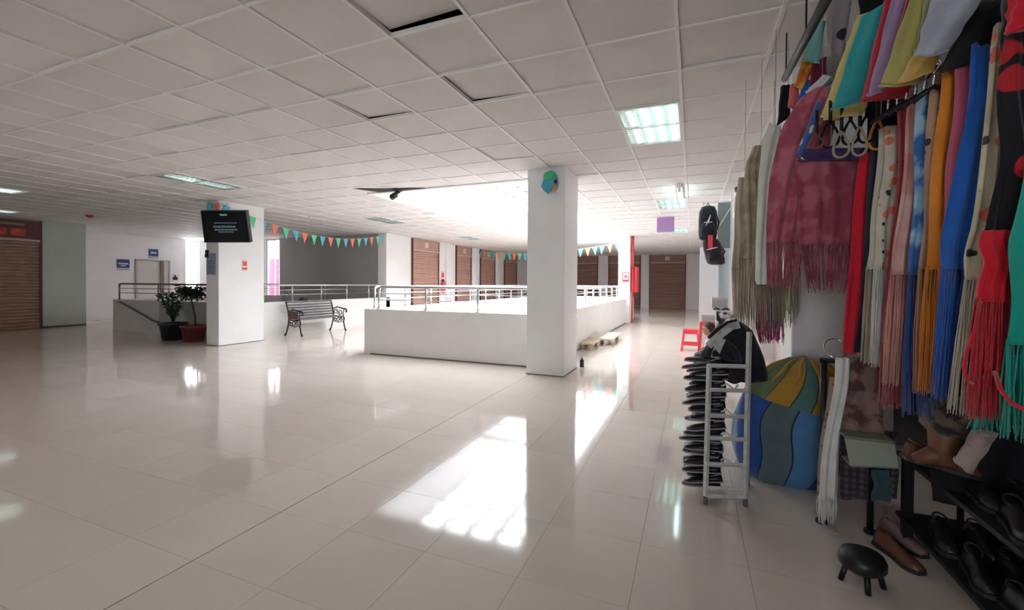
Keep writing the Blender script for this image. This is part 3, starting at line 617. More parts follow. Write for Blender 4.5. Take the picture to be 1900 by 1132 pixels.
# ------------------------------------------------------------------ bench
t = thing('park_bench', (-9.2, 8.8, 0), 'park bench with black cast iron ends and slatted back against the stairwell parapet', 'bench')
yb0, yb1 = 8.08, 9.56
def scroll(mb, cx, cz, r, y, a0, turns, rt=.011):
    mb.tube([(cx+r*(1-s*.6)*math.cos(a0+s*turns*2*PI), y, cz+r*(1-s*.6)*math.sin(a0+s*turns*2*PI)) for s in [k/18 for k in range(19)]], rt, 6)
for y in (yb0, yb1):
    e = MB()
    e.tube([(-9.44, y, .86), (-9.42, y, .80), (-9.37, y, .66), (-9.34, y, .5), (-9.335, y, .42), (-9.36, y, .26), (-9.42, y, .08), (-9.47, y, .015)], [.022, .02, .02, .022, .02, .018, .018, .026], 8)
    e.tube([(-9.33, y, .41), (-9.15, y, .39), (-8.98, y, .41), (-8.95, y, .36), (-8.97, y, .26), (-8.93, y, .1), (-8.89, y, .015)], [.018, .018, .02, .02, .018, .018, .026], 8)
    e.tube([(-9.36, y, .62), (-9.2, y, .67), (-9.0, y, .63), (-8.9, y, .62), (-8.86, y, .57), (-8.88, y, .53), (-8.91, y, .55)], [.016, .018, .02, .022, .022, .018, .014], 8)
    e.tube([(-8.95, y, .62), (-8.99, y, .5), (-8.97, y, .41)], .013, 6)
    scroll(e, -9.25, .54, .08, y, 0, 1.3); scroll(e, -9.1, .52, .08, y, PI, 1.3); scroll(e, -9.16, .31, .07, y, 0, 1.2); scroll(e, -9.26, .32, .05, y, 2, 1.2); scroll(e, -9.05, .33, .05, y, 1, 1.2)
    e.tube([(-9.36, y, .27), (-9.27, y, .26), (-9.16, y, .235), (-9.05, y, .26), (-8.97, y, .27)], .011, 6)
    e.build('iron_end', BLACKM, t, True)
for k in range(6):
    z = .84-.07*k; x = -9.43+.016*k; B(x, x+.02, yb0, yb1, z-.022, z+.022).build('back_slat', SLATW, t, bevel=.004)
for k in range(6):
    x = -9.31+.062*k; B(x, x+.045, yb0, yb1, .425-.004*min(k, 4), .447-.004*min(k, 4)).build('seat_slat', SLATW, t, bevel=.004)
B(-9.34, -9.02, yb0-.012, yb0-.006, .44, .62).build('end_panel', mat('maroon_panel', (.09, .03, .035), .6), t)
# dark cap object behind parapet
t = thing('hat', (-9.7, 8.9, .855), 'small black cap lying on the parapet above the bench', 'cap')
MB().lathe([(.10, .856), (.11, .88), (.09, .92), (.04, .945), (.005, .95)], (-9.69, 8.85, 0), 16, 1, 1.2).build('crown', BLACKP, t, True)
MB().lathe([(.08, .856), (.085, .862), (.02, .87)], (-9.68, 8.72, 0), 14, .9, 1.2).build('peak', BLACKP, t, True)
# small items by the big column
t = thing('low_wooden_bench', (-2.0, 9.9, 0), 'low pale wooden boards on short blocks beside the right parapet', 'bench')
B(-2.12, -1.86, 8.9, 9.9, .11, .14).build('board', WOOD, t); B(-1.95, -1.62, 9.75, 11.2, .12, .155).build('board', mat('paler_wood', (.72, .66, .55), .6, var=.1), t)
for x, y in ((-2.08, 9.0), (-1.94, 9.0), (-2.08, 9.65), (-1.94, 9.65), (-1.88, 10.0), (-1.7, 10.0), (-1.88, 11.0), (-1.7, 11.0)): B(x-.03, x+.03, y-.05, y+.05, 0, .12).build('block', mat('block_wood', (.5, .42, .36), .6), t)
t = thing('black_bottle', (-1.64, 7.05, 0), 'small black bottle on the floor at the foot of the big column', 'bottle')
MB().lathe([(.03, 0), (.035, .01), (.035, .11), (.018, .13)], (-1.66, 7.1, 0), 14).build('body', BLACKP, t, True); MB().lathe([(.016, .13), (.016, .165), (.003, .166)], (-1.66, 7.1, 0), 12).build('cap', mat('grey_cap', (.2, .2, .2), .4), t, True)

# ================================================================== SCARF STALL
OLDBLK = mat('stall_black_metal', (.015, .015, .018), .4, metal=.4)
def interp(rows, t):
    k = t*(len(rows)-1); i = min(int(k), len(rows)-2); f = k-i
    return [rows[i][q]*(1-f)+rows[i+1][q]*f for q in range(len(rows[0]))]
G2 = 'fringed shawls on the upper rail'
def scarf(label, Y, rows, m, name='shawl', folds=3, amp=.012, th=.03, fringe=None, fm=None, lean=0, group=None, hanger=False, seed=0, cat='shawl', jag=.03, nfr=46, hem=0):
    """rows: (py, x_left, x_right[, Y]) from top to bottom, cloth hung in the plane at depth Y; fringe = pixel y where strands end"""
    rr = random.Random(seed+int(Y*100)); rows = [(*r, Y+lean*k) if len(r) == 3 else r for k, r in enumerate(rows)]
    def pt(u, v, side):
        py, xl, xr, yy = interp(rows, v); px = xl+(xr-xl)*u
        p = at(px, py, yy); a = 2*PI*folds*u+2.2*math.sin(v*2.3+seed)
        e = min(1, min(u, 1-u)*6)                      # thin at the side edges
        p.y += amp*math.sin(a)*(.35+.65*v)+side*th*.5*(e+.05); p.x += .006*math.sin(v*9+seed)*(1-v*.3)
        return p
    top = pt(.5, 0, 0); root = thing(name, (top.x, top.y, top.z), label, cat, group)
    nu, nv = 18, 16; mb = MB(); vs = []
    for j in range(nv+1):
        v = j/nv
        vs += [pt(i/nu, v, -1) for i in range(nu+1)]+[pt(1-i/nu, v, 1) for i in range(nu+1)]
    n = 2*(nu+1); fs = [(j*n+k, (j+1)*n+k, (j+1)*n+(k+1) % n, j*n+(k+1) % n) for j in range(nv) for k in range(n)]
    fs += [tuple(range(n)), tuple(nv*n+k for k in range(n))[::-1]]
    mb.add(vs, fs); mb.build('cloth', m, root, True)
    if fringe:
        fb = MB(); fm = fm or m; py0, xl, xr, yy = rows[-1]
        fx0, fx1 = fringe[1:] if isinstance(fringe, tuple) else (xl, xr); fy = fringe[0] if isinstance(fringe, tuple) else fringe
        for k in range(nfr):
            u = (k+.5)/nfr; s_ = rr.choice((-1, 0, 1)); p = pt(u, 1, s_*.8); p.z += .012
            q = at(fx0+(fx1-fx0)*u+rr.uniform(-1.5, 1.5), fy+rr.uniform(-jag, jag)*200, yy); q.y = p.y+rr.uniform(-.02, .02)
            mid = p.lerp(q, .5)+Vector((rr.uniform(-.006, .006), rr.uniform(-.01, .01), 0)); w_ = (pt(1, 1, 0)-pt(0, 1, 0)).length/nfr*1.0+.0015
            fb.tube([p, mid, q], [w_*.62, w_*.68, w_*.42], 4)
        tag(fb.build('fringe', fm, root, True), kind='stuff')
    if group == G2 or seed == 14:
        c = pt(.5, 0, 0); MB().tube([c-vZ*.02, c+Vector((0, 0, .05)), (c.x, c.y, CZ)], .0022, 5).build('hook_wire', STEEL, root, True)
    if hanger:
        l, r_ = pt(.1, 0, 0), pt(.9, 0, 0); c = (l+r_)/2
        MB().tube([l, c+Vector((0, 0, .05)), r_], .008, 6).tube([c+Vector((0, 0, .05)), c+Vector((0, 0, .09)), c+Vector((.02, 0, .12)), c+Vector((0, 0, .14)), c+Vector((-.02, 0, .12))], .004, 6).build('hanger', OLDBLK, root, True)
    return root
# support frame: overhead tubes that carry the hanging stock
t = thing('clothes_rail', (.95, 2.2, 2.3), 'black overhead clothes rail frame that carries the long fringed scarves', 'rail')
MB().tube([(.98, .9, 2.28), (.98, 3.1, 2.28)], .014, 8).build('rail', OLDBLK, t, True)
MB().tube([(1.02, .9, 2.74), (.80, 4.3, 2.74)], .014, 8).build('rail', OLDBLK, t, True)
for y in (.95, 3.05): MB().tube([(.98, y, 2.28), (.98, y, CZ)], .008, 6).build('drop_rod', OLDBLK, t, True)
for y in (1.2, 4.1): MB().tube([(1.02-.0647*(y-.9), y, 2.74), (1.02-.0647*(y-.9), y, CZ)], .008, 6).build('drop_rod', OLDBLK, t, True)
p, q = at(1456, 146, 3.5), at(1540, -14, 2.15)
t = thing('ceiling_pipe', p, 'dark grey pipe under the ceiling along the front of the scarf stall', 'pipe')
MB().tube([p, q], .022, 10).build('pipe', mat('grey_pipe', (.07, .075, .08), .4, metal=.3), t, True)
for f in (.05, .6): z = p.lerp(q, f); MB().tube([z, (z.x, z.y, CZ)], .005, 5).build('hanging_wire', OLDBLK, t)
TEAL = fabric('teal_cloth', (.0, .36, .28)); RED = fabric('red_cloth', (.62, .01, .03)); BLK = fabric('black_rose_cloth', (.008, .006, .01), (.45, .01, .02), 'floral', 8, thr=.27)
CREAMF = fabric('cream_floral_cloth', (.62, .56, .42), (.75, .20, .12), 'floral', 11, spots=(.04, .05, .02), thr=.24)
CREAM = fabric('cream_yarn', (.62, .56, .46)); BLUE = fabric('royal_blue_cloth', (.015, .12, .50)); MAUVE = fabric('mauve_cloth', (.50, .10, .18))
ORANGE = fabric('orange_cloth', (.72, .24, .015)); LEOP = fabric('leopard_cloth', (.45, .29, .20), (.03, .02, .02), 'leopard', 22, thr=.3)
DYE = fabric('tie_dye_blue', (.05, .17, .50), (.36, .58, .78), 'dye', 9); PEACH = fabric('peach_cloth', (.62, .30, .26)); PEACH2 = fabric('pale_peach', (.70, .45, .40), (.62, .28, .24), 'dye', 5)
ROSE = fabric('rose_cloth', (.42, .07, .09)); IVORYF = fabric('ivory_floral', (.58, .55, .47), (.70, .20, .12), 'floral', 15, spots=(.03, .03, .05), thr=.26)
BEIGE = fabric('beige_yarn', (.40, .33, .24)); NAVY = fabric('navy_cloth', (.008, .01, .03)); PINK = fabric('rose_lace', (.42, .085, .14), (.50, .15, .21), 'dye', 8)
PINKD = fabric('dark_rose_lace', (.30, .05, .09), (.42, .12, .17), 'dye', 7); MINT = fabric('mint_white', (.66, .72, .64)); OLIVE = fabric('olive_beige', (.33, .29, .20), (.44, .37, .27), 'dye', 10)
OLIVE2 = fabric('olive_fringe', (.30, .28, .17)); MAGENTA = fabric('magenta_cloth', (.45, .03, .20)); DBLUE = fabric('deep_blue_yarn', (.02, .07, .30))
BLACKC = fabric('plain_black_cloth', (.005, .005, .007), sheen=.05); WHITEC2 = fabric('white_gauze', (.70, .70, .68))
G1 = 'long fringed scarves on the lower rail'
scarf('turquoise scarf at the right edge, longest fringe of the row', 1.50, [(300, 1900, 1985), (420, 1882, 1980), (470, 1878, 1975), (560, 1876, 1980), (640, 1870, 1985)], TEAL, 'scarf', fringe=(812, 1858, 1995), group=G1, cat='scarf', seed=1, nfr=60)
scarf('turquoise fringed scarf showing under the red fringe', 1.66, [(660, 1830, 1900), (720, 1815, 1890)], TEAL, 'scarf', fringe=(796, 1795, 1900), group=G1, cat='scarf', seed=41)
scarf('black scarf with red roses ending in a broad bright red fringe', 1.60, [(60, 1862, 1935), (180, 1856, 1930), (300, 1848, 1925), (430, 1826, 1915)], BLK, 'scarf', folds=2, fringe=None, group=G1, cat='scarf', seed=2)
scarf('broad bright red scarf end with long fringe, hanging below the rose printed black one', 1.58, [(428, 1822, 1880), (470, 1820, 1879), (500, 1818, 1877), (560, 1812, 1874)], RED, 'scarf', fringe=(776, 1795, 1858), group=G1, cat='scarf', seed=3, nfr=60)
scarf('cream scarf with orange flowers and dark leaves between the blue and the black ones', 1.72, [(45, 1850, 1868), (130, 1838, 1862), (290, 1813, 1846), (420, 1801, 1840), (474, 1793, 1832), (520, 1792, 1830)], CREAMF, 'scarf', folds=1.5, fringe=(764, 1762, 1806), fm=CREAM, group=G1, cat='scarf', seed=4)
scarf('royal blue scarf with a knotted net border and fringe', 1.85, [(80, 1806, 1850), (178, 1794, 1845), (280, 1774, 1835), (420, 1753, 1815), (474, 1748, 1805), (500, 1747, 1804)], BLUE, 'scarf', folds=2, fringe=(742, 1730, 1775), group=G1, cat='scarf', seed=5)
scarf('narrow mauve scarf squeezed between the orange and the royal blue ones', 1.94, [(110, 1773, 1800), (250, 1764, 1795), (360, 1757, 1790), (430, 1748, 1780)], MAUVE, 'scarf', folds=1, fringe=(640, 1738, 1775), group=G1, cat='scarf', seed=6)
scarf('plain orange scarf beside the mauve one', 2.02, [(125, 1746, 1782), (250, 1738, 1778), (420, 1724, 1766), (500, 1720, 1760)], ORANGE, 'scarf', folds=1.5, fringe=(728, 1706, 1746), group=G1, cat='scarf', seed=7)
scarf('tan leopard spotted scarf left of the orange one', 2.10, [(140, 1724, 1760), (270, 1722, 1755), (420, 1711, 1745), (500, 1704, 1735)], LEOP, 'scarf', folds=1.5, fringe=(724, 1692, 1726), fm=fabric('tan_yarn', (.42, .22, .12)), group=G1, cat='scarf', seed=8)
scarf('blue and white tie dyed scarf with a wide dark blue lower end', 2.20, [(150, 1704, 1745), (300, 1696, 1738), (420, 1688, 1730), (510, 1685, 1725)], DYE, 'scarf', folds=2, fringe=(768, 1671, 1735), fm=DBLUE, group=G1, cat='scarf', seed=9, nfr=60)
scarf('pale peach scarf with a salmon fringe left of the tie dyed one', 2.30, [(165, 1688, 1715), (290, 1676, 1705), (420, 1662, 1700), (510, 1651, 1695)], PEACH2, 'scarf', folds=2, fringe=(712, 1637, 1680), fm=PEACH, group=G1, cat='scarf', seed=10)
scarf('thin dark rose scarf whose maroon end shows under the peach fringe', 2.42, [(190, 1668, 1695), (330, 1662, 1690), (500, 1648, 1685), (640, 1636, 1682)], ROSE, 'scarf', folds=2, fringe=(752, 1629, 1676), group=G1, cat='scarf', seed=11)
scarf('ivory scarf with salmon blossoms, right half of the pair', 2.53, [(235, 1642, 1672), (330, 1636, 1668), (420, 1628, 1660), (500, 1621, 1655)], IVORYF, 'scarf', folds=1.5, fringe=(676, 1614, 1636), fm=WHITEC2, group=G1, cat='scarf', seed=12)
scarf('beige ended scarf hanging just left of the ivory blossom one', 2.60, [(240, 1630, 1655), (420, 1618, 1645), (500, 1608, 1635)], fabric('ivory_plain', (.52, .50, .43)), 'scarf', folds=1.5, fringe=(672, 1598, 1622), fm=BEIGE, group=G1, cat='scarf', seed=13)
scarf('black scarf between the red and the ivory ones', 2.70, [(240, 1614, 1650), (420, 1608, 1640), (560, 1597, 1630), (654, 1584, 1612)], NAVY, 'scarf', folds=2, group=G1, cat='scarf', seed=14)
scarf('long plain red scarf right of the white pillar', 2.80, [(285, 1594, 1640), (420, 1582, 1625), (540, 1568, 1608), (657, 1564, 1590)], RED, 'scarf', folds=2, group=G1, cat='scarf', seed=15)
# shawls on the upper rail
G2 = 'fringed shawls on the upper rail'
scarf('dark rose lace shawl in front of the long red scarf', 2.92, [(285, 1478, 1606), (340, 1476, 1604), (420, 1476, 1602), (455, 1482, 1600)], PINKD, folds=4, amp=.02, th=.06, fringe=(532, 1498, 1582), group=G2, seed=16, nfr=90, jag=.07)
scarf('big rose pink lace shawl with a rounded shoulder, left of the folded cloths', 3.05, [(166, 1512, 1545), (185, 1482, 1548), (240, 1446, 1545), (330, 1428, 1520), (420, 1423, 1500), (450, 1422, 1492)], PINK, folds=3, amp=.03, th=.09, fringe=(526, 1424, 1480), group=G2, seed=17, nfr=80, jag=.07)
scarf('plain mint white shawl between the beige and the rose ones', 3.35, [(234, 1428, 1450), (262, 1412, 1448), (330, 1408, 1440), (520, 1402, 1428), (528, 1403, 1424)], MINT, folds=2, amp=.012, th=.05, group=G2, seed=18)
scarf('olive beige shawl seen right of the mint one under the rose fringe', 3.55, [(300, 1440, 1480), (400, 1452, 1482), (480, 1455, 1484)], OLIVE2, folds=2, fringe=(590, 1458, 1482), group=G2, seed=19, nfr=40, jag=.1)
scarf('long beige shawl with uneven fringe, left of the mint one', 3.75, [(272, 1396, 1425), (300, 1386, 1428), (360, 1378, 1430), (480, 1372, 1450)], OLIVE, folds=4, amp=.02, th=.06, fringe=(605, 1366, 1456), fm=BEIGE, group=G2, seed=20, nfr=90, jag=.08)
scarf('farthest beige shawl, paler, at the left end of the row', 4.1, [(330, 1369, 1392), (420, 1362, 1388), (500, 1358, 1384)], fabric('pale_beige', (.52, .44, .34)), folds=2, fringe=(586, 1360, 1388), group=G2, seed=21, nfr=36, jag=.04)
scarf('magenta fringed shawl end showing below the beige fringe', 4.2, [(520, 1405, 1458), (570, 1402, 1457), (605, 1402, 1455)], MAGENTA, folds=3, fringe=(634, 1408, 1454), group=G2, seed=22, nfr=60, jag=.03)
scarf('navy scarf showing through the beige fringe', 4.0, [(500, 1426, 1446), (560, 1428, 1444), (604, 1430, 1442)], DBLUE, 'scarf', folds=1, group=G2, cat='scarf', seed=23)
# folded cloths laid high over the rails, in slanting layers
def strip(label, q, m, th=.03, cat='cloth', name='folded_cloth', drop=.0):
    """q: four (px, py, Y) corners, top left, top right, bottom right, bottom left"""
    P = [at(*c) for c in q]; t = thing(name, P[3], label, cat, 'folded cloths high on the stall front')
    n = (P[1]-P[0]).cross(P[3]-P[0]).normalized(); n = n if n.y < 0 else -n; sd = q[0][0]*.13
    def f(u, v, s_):
        p = P[0].lerp(P[1], u).lerp(P[3].lerp(P[2], u), v); e = min(1, min(u, 1-u)*7, )
        return p+n*(s_*th*.5*(e+.08)+.004*math.sin(u*9+v*3+sd)+.0015*math.sin(v*17+sd))+Vector((.0015*math.sin(v*11+sd), 0, 0))
    nu, nv = 10, 16; vs = []
    for j in range(nv+1): v = j/nv; vs += [f(i/nu, v, 1) for i in range(nu+1)]+[f(1-i/nu, v, -1) for i in range(nu+1)]
    k_ = 2*(nu+1); fs = [(j*k_+k, (j+1)*k_+k, (j+1)*k_+(k+1) % k_, j*k_+(k+1) % k_) for j in range(nv) for k in range(k_)]+[tuple(range(k_)), tuple(nv*k_+k for k in range(k_))[::-1]]
    MB().add(vs, fs).build('cloth', m, t, True)
    hm = MB().tube([f(u/8, 1, .6)+n*.004 for u in range(9)], .006, 5); hm.build('hem', m, t, True)
    return t
YEL = fabric('pale_yellow', (.62, .55, .20)); YOL = fabric('olive_yellow', (.42, .40, .12)); TE2 = fabric('aqua_cloth', (.02, .36, .40)); CRI = fabric('crimson', (.48, .01, .04)); LAV = fabric('lavender', (.33, .24, .44))
SAGE = fabric('sage', (.32, .34, .18)); ICE = fabric('ice_blue_white', (.40, .46, .58)); KNIT = fabric('knit_orange', (.75, .34, .02), (.65, .16, .02), 'dye', 20); CORAL = fabric('coral', (.62, .12, .13)); MAR = fabric('maroon', (.16, .01, .04))
PAT = fabric('black_patterned_gauze', (.30, .27, .29), (.02, .02, .03), 'floral', 8, thr=.34)
strip('black and grey patterned gauze scarf hanging near the ceiling', [(1528, -30, 2.75), (1584, -30, 2.75), (1566, 105, 3.0), (1538, 105, 3.0)], PAT)
strip('pale aqua cloth tucked beside the patterned gauze scarf', [(1512, 40, 3.05), (1532, 40, 3.05), (1520, 118, 3.1), (1488, 112, 3.1)], fabric('pale_aqua', (.20, .45, .42)))
strip('orange yellow knitted cloth by the dark ceiling pipe', [(1488, 112, 3.15), (1512, 118, 3.15), (1492, 168, 3.2), (1474, 158, 3.2)], KNIT, .05)
strip('maroon cloth bundle right of the orange knitted one', [(1506, 118, 3.12), (1534, 105, 3.12), (1534, 150, 3.15), (1502, 160, 3.15)], MAR, .05)
strip('coral red cloth below the orange knitted one', [(1466, 158, 3.25), (1482, 160, 3.25), (1484, 200, 3.25), (1462, 198, 3.25)], CORAL, .05)
strip('bright blue cloth between coral and white ones', [(1494, 148, 3.18), (1506, 150, 3.18), (1490, 190, 3.2), (1480, 184, 3.2)], BLUE, .04)
strip('black cloth at the left end of the folded cloths', [(1448, 162, 3.4), (1466, 160, 3.4), (1466, 215, 3.4), (1442, 232, 3.4)], BLACKC, .06)
strip('small white folded cloth over the rose shawl', [(1528, 138, 3.02), (1544, 142, 3.02), (1508, 178, 3.06), (1495, 170, 3.06)], WHITEC2, .03)
strip('navy and white printed cloth edge below the yellow one', [(1516, 190, 2.82), (1530, 185, 2.82), (1492, 298, 2.9), (1478, 285, 2.9)], fabric('blue_white_print', (.06, .12, .36), (.6, .6, .62), 'leopard', 18, thr=.35), .03)
strip('purple cloth lying flat above the dark rose shawl', [(1486, 276, 2.88), (1606, 274, 2.82), (1604, 294, 2.86), (1480, 298, 2.9)], fabric('deep_purple', (.07, .04, .15)), .02)
strip('pale yellow cloth with a ragged lower edge behind the aqua one', [(1590, 30, 2.45), (1625, 20, 2.42), (1562, 222, 2.72), (1524, 214, 2.75)], YEL, .03)
strip('yellow cloth end below the aqua and crimson cloths', [(1545, 190, 2.7), (1620, 170, 2.6), (1600, 212, 2.62), (1530, 222, 2.72)], YEL, .03)
strip('aqua folded cloth, broad, in front of the pale yellow one', [(1600, 30, 2.2), (1650, 0, 2.1), (1600, 186, 2.48), (1543, 202, 2.55)], TE2, .04)
strip('crimson folded cloth right of the aqua one', [(1643, -8, 2.08), (1690, -14, 2.05), (1690, 174, 2.32), (1598, 186, 2.44)], CRI, .03)
strip('lavender folded cloth on top of the crimson one', [(1657, -10, 2.0), (1688, -10, 1.98), (1642, 165, 2.28), (1610, 175, 2.34)], LAV, .03)
strip('second crimson cloth, a thin strip right of the lavender one', [(1684, -10, 1.95), (1694, -10, 1.95), (1650, 140, 2.22), (1640, 145, 2.22)], CRI, .02)
strip('olive yellow cloth right of the lavender one', [(1692, -12, 1.9), (1722, -12, 1.88), (1712, 150, 2.1), (1634, 158, 2.2)], YOL, .03)
strip('thin sage cloth left of the ice blue one', [(1716, -12, 1.85), (1738, -12, 1.84), (1716, 90, 1.98), (1700, 90, 2.0)], SAGE, .02)
strip('wide ice blue folded cloth near the top right', [(1732, -15, 1.75), (1832, -15, 1.65), (1760, 92, 1.85), (1704, 96, 1.92)], ICE, .05)
strip('yellow orange cloth end under the ice blue one', [(1700, 92, 1.95), (1745, 88, 1.9), (1735, 128, 1.98), (1668, 150, 2.1)], fabric('mustard_edge', (.62, .42, .10)), .03)
strip('black garment above the ivory and blue scarves', [(1800, 10, 1.8), (1862, 0, 1.75), (1850, 90, 1.85), (1745, 130, 2.0)], BLACKC, .06)
strip('black garment near the top edge behind the aqua cloth', [(1590, -30, 2.7), (1650, -30, 2.7), (1640, 22, 2.75), (1596, 34, 2.78)], BLACKC, .05)
strip('black garment with a red flower at the top right corner', [(1862, -20, 1.62), (1930, -20, 1.55), (1925, 120, 1.6), (1868, 110, 1.66)], BLK, .05)
strip('red cloth knot at the top right corner of the stall', [(1885, 0, 1.55), (1920, -10, 1.5), (1905, 50, 1.52), (1874, 62, 1.56)], RED, .04)
# dark backing clothes behind the row
strip_bk = [('black coat hanging behind the orange and blue scarves', 1705, 1800, 130, 760, 2.85), ('black coat hanging behind the cream and red scarves', 1800, 1990, 40, 800, 2.6), ('black coat hanging behind the peach scarf', 1612, 1710, 190, 700, 3.1)]
for lb, a_, b_, c_, d_, yy in strip_bk: scarf(lb, yy, [(c_, a_, b_), ((c_+d_)/2, a_-6, b_-6), (d_, a_-12, b_-14)], BLACKC, 'coat', folds=3, th=.1, cat='coat', seed=a_)
# belts with loops under the yellow cloth
for k, (px, py, rx, rz, m, lb) in enumerate(((1561, 268, 10, 22, BEIGE, 'beige looped strap, left of the two hanging pale loops'), (1595, 262, 9, 24, BEIGE, 'beige looped strap, right of the two hanging pale loops'), (1515, 262, 9, 12, fabric('brown_leather', (.22, .07, .03)), 'brown strap loop at the left end, above the purple cloth'), (1628, 250, 10, 24, ORANGE, 'orange strap loop beside the dark hangers'), (1578, 246, 10, 20, BLACKC, 'black strap loop between the pale loops'), (1608, 240, 10, 22, BLACKC, 'black strap loop right of the pale loops'), (1540, 250, 12, 22, BLACKC, 'black strap loop left of the pale loops'))):
    c = at(px, py, 2.66+.004*k); s_ = 2.4/F_PX; t = thing('strap_loop', c, lb, 'strap', 'straps under the folded cloths')
    MB().tube([c+Vector((rx*s_*math.sin(a)*(1-.35*math.cos(a)), .012*math.sin(a*2), rz*s_*math.cos(a))) for a in [2*PI*q/20 for q in range(20)]], .006, 6, True).build('strap', m, t, True)
    MB().tube([c+Vector((0, 0, rz*s_)), c+Vector((0, .0, rz*s_+.12))], .008, 6).build('hook', OLDBLK, t, True)
for k in range(6):
    c = at(1648+k*17, 205-k*9, 2.5-.09*k); t = thing('hanger', c, 'black hanger on the rail above the long scarves', 'hanger', 'black hangers on the lower rail')
    MB().tube([c+Vector((-.06, 0, -.05)), c+Vector((0, 0, .0)), c+Vector((.12, 0, -.06))], .009, 6).build('shoulder', OLDBLK, t, True)
    MB().tube([c, c+Vector((0, 0, .05)), c+Vector((.02, 0, .08)), c+Vector((0, 0, .11)), c+Vector((-.02, 0, .09))], .005, 6).build('hook', CHROME, t, True)
t = thing('red_cord', at(1815, 600, 1.5), 'thin red cord looping over the cream and turquoise fringes', 'cord')
MB().tube([at(*v) for v in ((1818, 560, 1.53), (1808, 615, 1.5), (1795, 650, 1.5), (1788, 682, 1.5), (1794, 705, 1.5), (1806, 712, 1.52))], .004, 6).build('cord', RED, t, True)
MB().tube([at(*v) for v in ((1846, 690, 1.5), (1856, 722, 1.46), (1876, 748, 1.43), (1905, 762, 1.4), (1930, 764, 1.4))], .005, 6).build('cord', RED, t, True)
# ------------------------------------------------------------------ big striped sack
t = thing('striped_sack', (.78, 3.55, 0), 'big bulging sack, striped blue and grey below and mustard on top', 'sack')
cB = Vector((.67, 3.68, 0)); rr = random.Random(2)
SB = [fabric('sack_blue', (.01, .07, .34)), fabric('sack_grey', (.10, .15, .17)), fabric('sack_pale_blue', (.07, .20, .40)), fabric('sack_dark_blue', (.008, .05, .25)), fabric('sack_seam', (.01, .03, .05)),
      fabric('cover_mustard', (.42, .24, .03)), fabric('cover_green', (.10, .15, .06)), fabric('cover_teal', (.08, .20, .18)), fabric('cover_seam', (.04, .05, .02))]
def sackpt(a, s_):
    # s 0 floor -> 1 top; radius profile
    prof = [(0, .27), (.06, .31), (.2, .335), (.4, .35), (.55, .345), (.7, .315), (.82, .25), (.92, .17), (.98, .07), (1, .01)]
    for (s0_, r0), (s1_, r1) in zip(prof, prof[1:]):
        if s_ <= s1_: r = r0+(r1-r0)*(s_-s0_)/(s1_-s0_); break
    r *= 1+.035*math.sin(a*5+s_*4)+.02*math.sin(a*9+2)+.03*math.sin(s_*9+a*2)
    if s_ > .55: r *= 1+.05*math.sin(a*11)*(s_-.5)
    return cB+Vector((r*1.04*math.cos(a)+.10*s_*s_-.03, r*.95*math.sin(a), (.86)*s_+.02*math.sin(a*3)*s_*(1-s_)))
def sack_part(name, s0_, s1_, bands, seam):
    """bands: (end angle in degrees from the side facing the walkway, material)"""
    ang = []; f0 = -102
    lo_ = -180
    for hi, mi in bands:
        m_ = max(2, int((hi-lo_)/4)); ang.append((lo_, seam)); ang.append((lo_+1.6, mi))
        ang += [(lo_+1.6+(hi-lo_-1.6)*k/m_, mi) for k in range(1, m_)]; lo_ = hi
    n, m_ = len(ang), 14; mb = MB()
    for j in range(m_+1):
        for d_, _ in ang:
            bd = .64-.07*math.sin(math.radians(d_)); lo2, hi2 = (0, bd) if s0_ == 0 else (bd, 1); sv = lo2+(hi2-lo2)*j/m_
            mb.v.append(tuple(sackpt(math.radians(f0+d_+5*math.sin(sv*9)+(sv-.6)*18), sv)))
    for j in range(m_):
        for k in range(n): k2 = (k+1) % n; mb.f.append((j*n+k, j*n+k2, (j+1)*n+k2, (j+1)*n+k)); mb.mi.append(ang[k][1])
    return mb.build(name, SB, t, True)
sack_part('sack_body', 0, .62, [(-120, 3), (-70, 2), (-20, 0), (10, 1), (38, 2), (80, 3), (130, 1), (180, 0)], 4)
sack_part('sack_cover', .62, 1, [(-120, 5), (-60, 6), (-30, 6), (0, 5), (20, 7), (60, 5), (110, 5), (180, 6)], 8)
tb = MB()
for a in (-2.9, -2.3, -1.75, -1.2, -.6, -.1): tb.tube([sackpt(a+.04*math.sin(q*1.2+a), .8+.2*q/8)+Vector((0, 0, .004)) for q in range(8)], [.004, .008, .01, .012, .012, .01, .008, .006], 6)
tag(tb.build('cover_folds', SB[5], t, True), kind='stuff')
# ------------------------------------------------------------------ shoe rack
t = thing('shoe_rack', (.2, 3.0, 0), 'narrow white metal ladder rack standing in front of the striped sack', 'rack')
A0, A1 = Vector((.09, 2.97, 0)), Vector((.315, 3.04, 0)); B0, B1 = Vector((.14, 3.30, 0)), Vector((.36, 3.36, 0))
for q, h in ((A0, .86), (A1, 1.07)): MB().tube([q+vZ*.05, q+vZ*h+Vector((.012, .02, 0))], .016, 4).build('post', RACKW, t)
for q, h in ((B0, .86), (B1, 1.0)): MB().tube([q+vZ*.05, q+vZ*h], .012, 4).build('post', RACKW, t)
for k, z in enumerate((.10, .25, .41, .55, .71, .86)):
    MB().tube([A0+vZ*z, A1+vZ*z], .013, 4).build('rung', RACKW, t)
    MB().tube([A0+vZ*z, B0+vZ*z], .008, 4).build('side_rung', RACKW, t)
    MB().tube([A1+vZ*z, B1+vZ*z], .008, 4).build('side_rung', RACKW, t)
    if 0 < k < 5:
        c = A0.lerp(A1, .55)+vZ*(z+.012); MB().tube([c+Vector((-.04, 0, .01)), c+Vector((-.01, -.01, .03)), c+Vector((.03, -.01, 0)), c+Vector((.05, -.01, .03))], .007, 5).build('hook', RACKW, t, True)
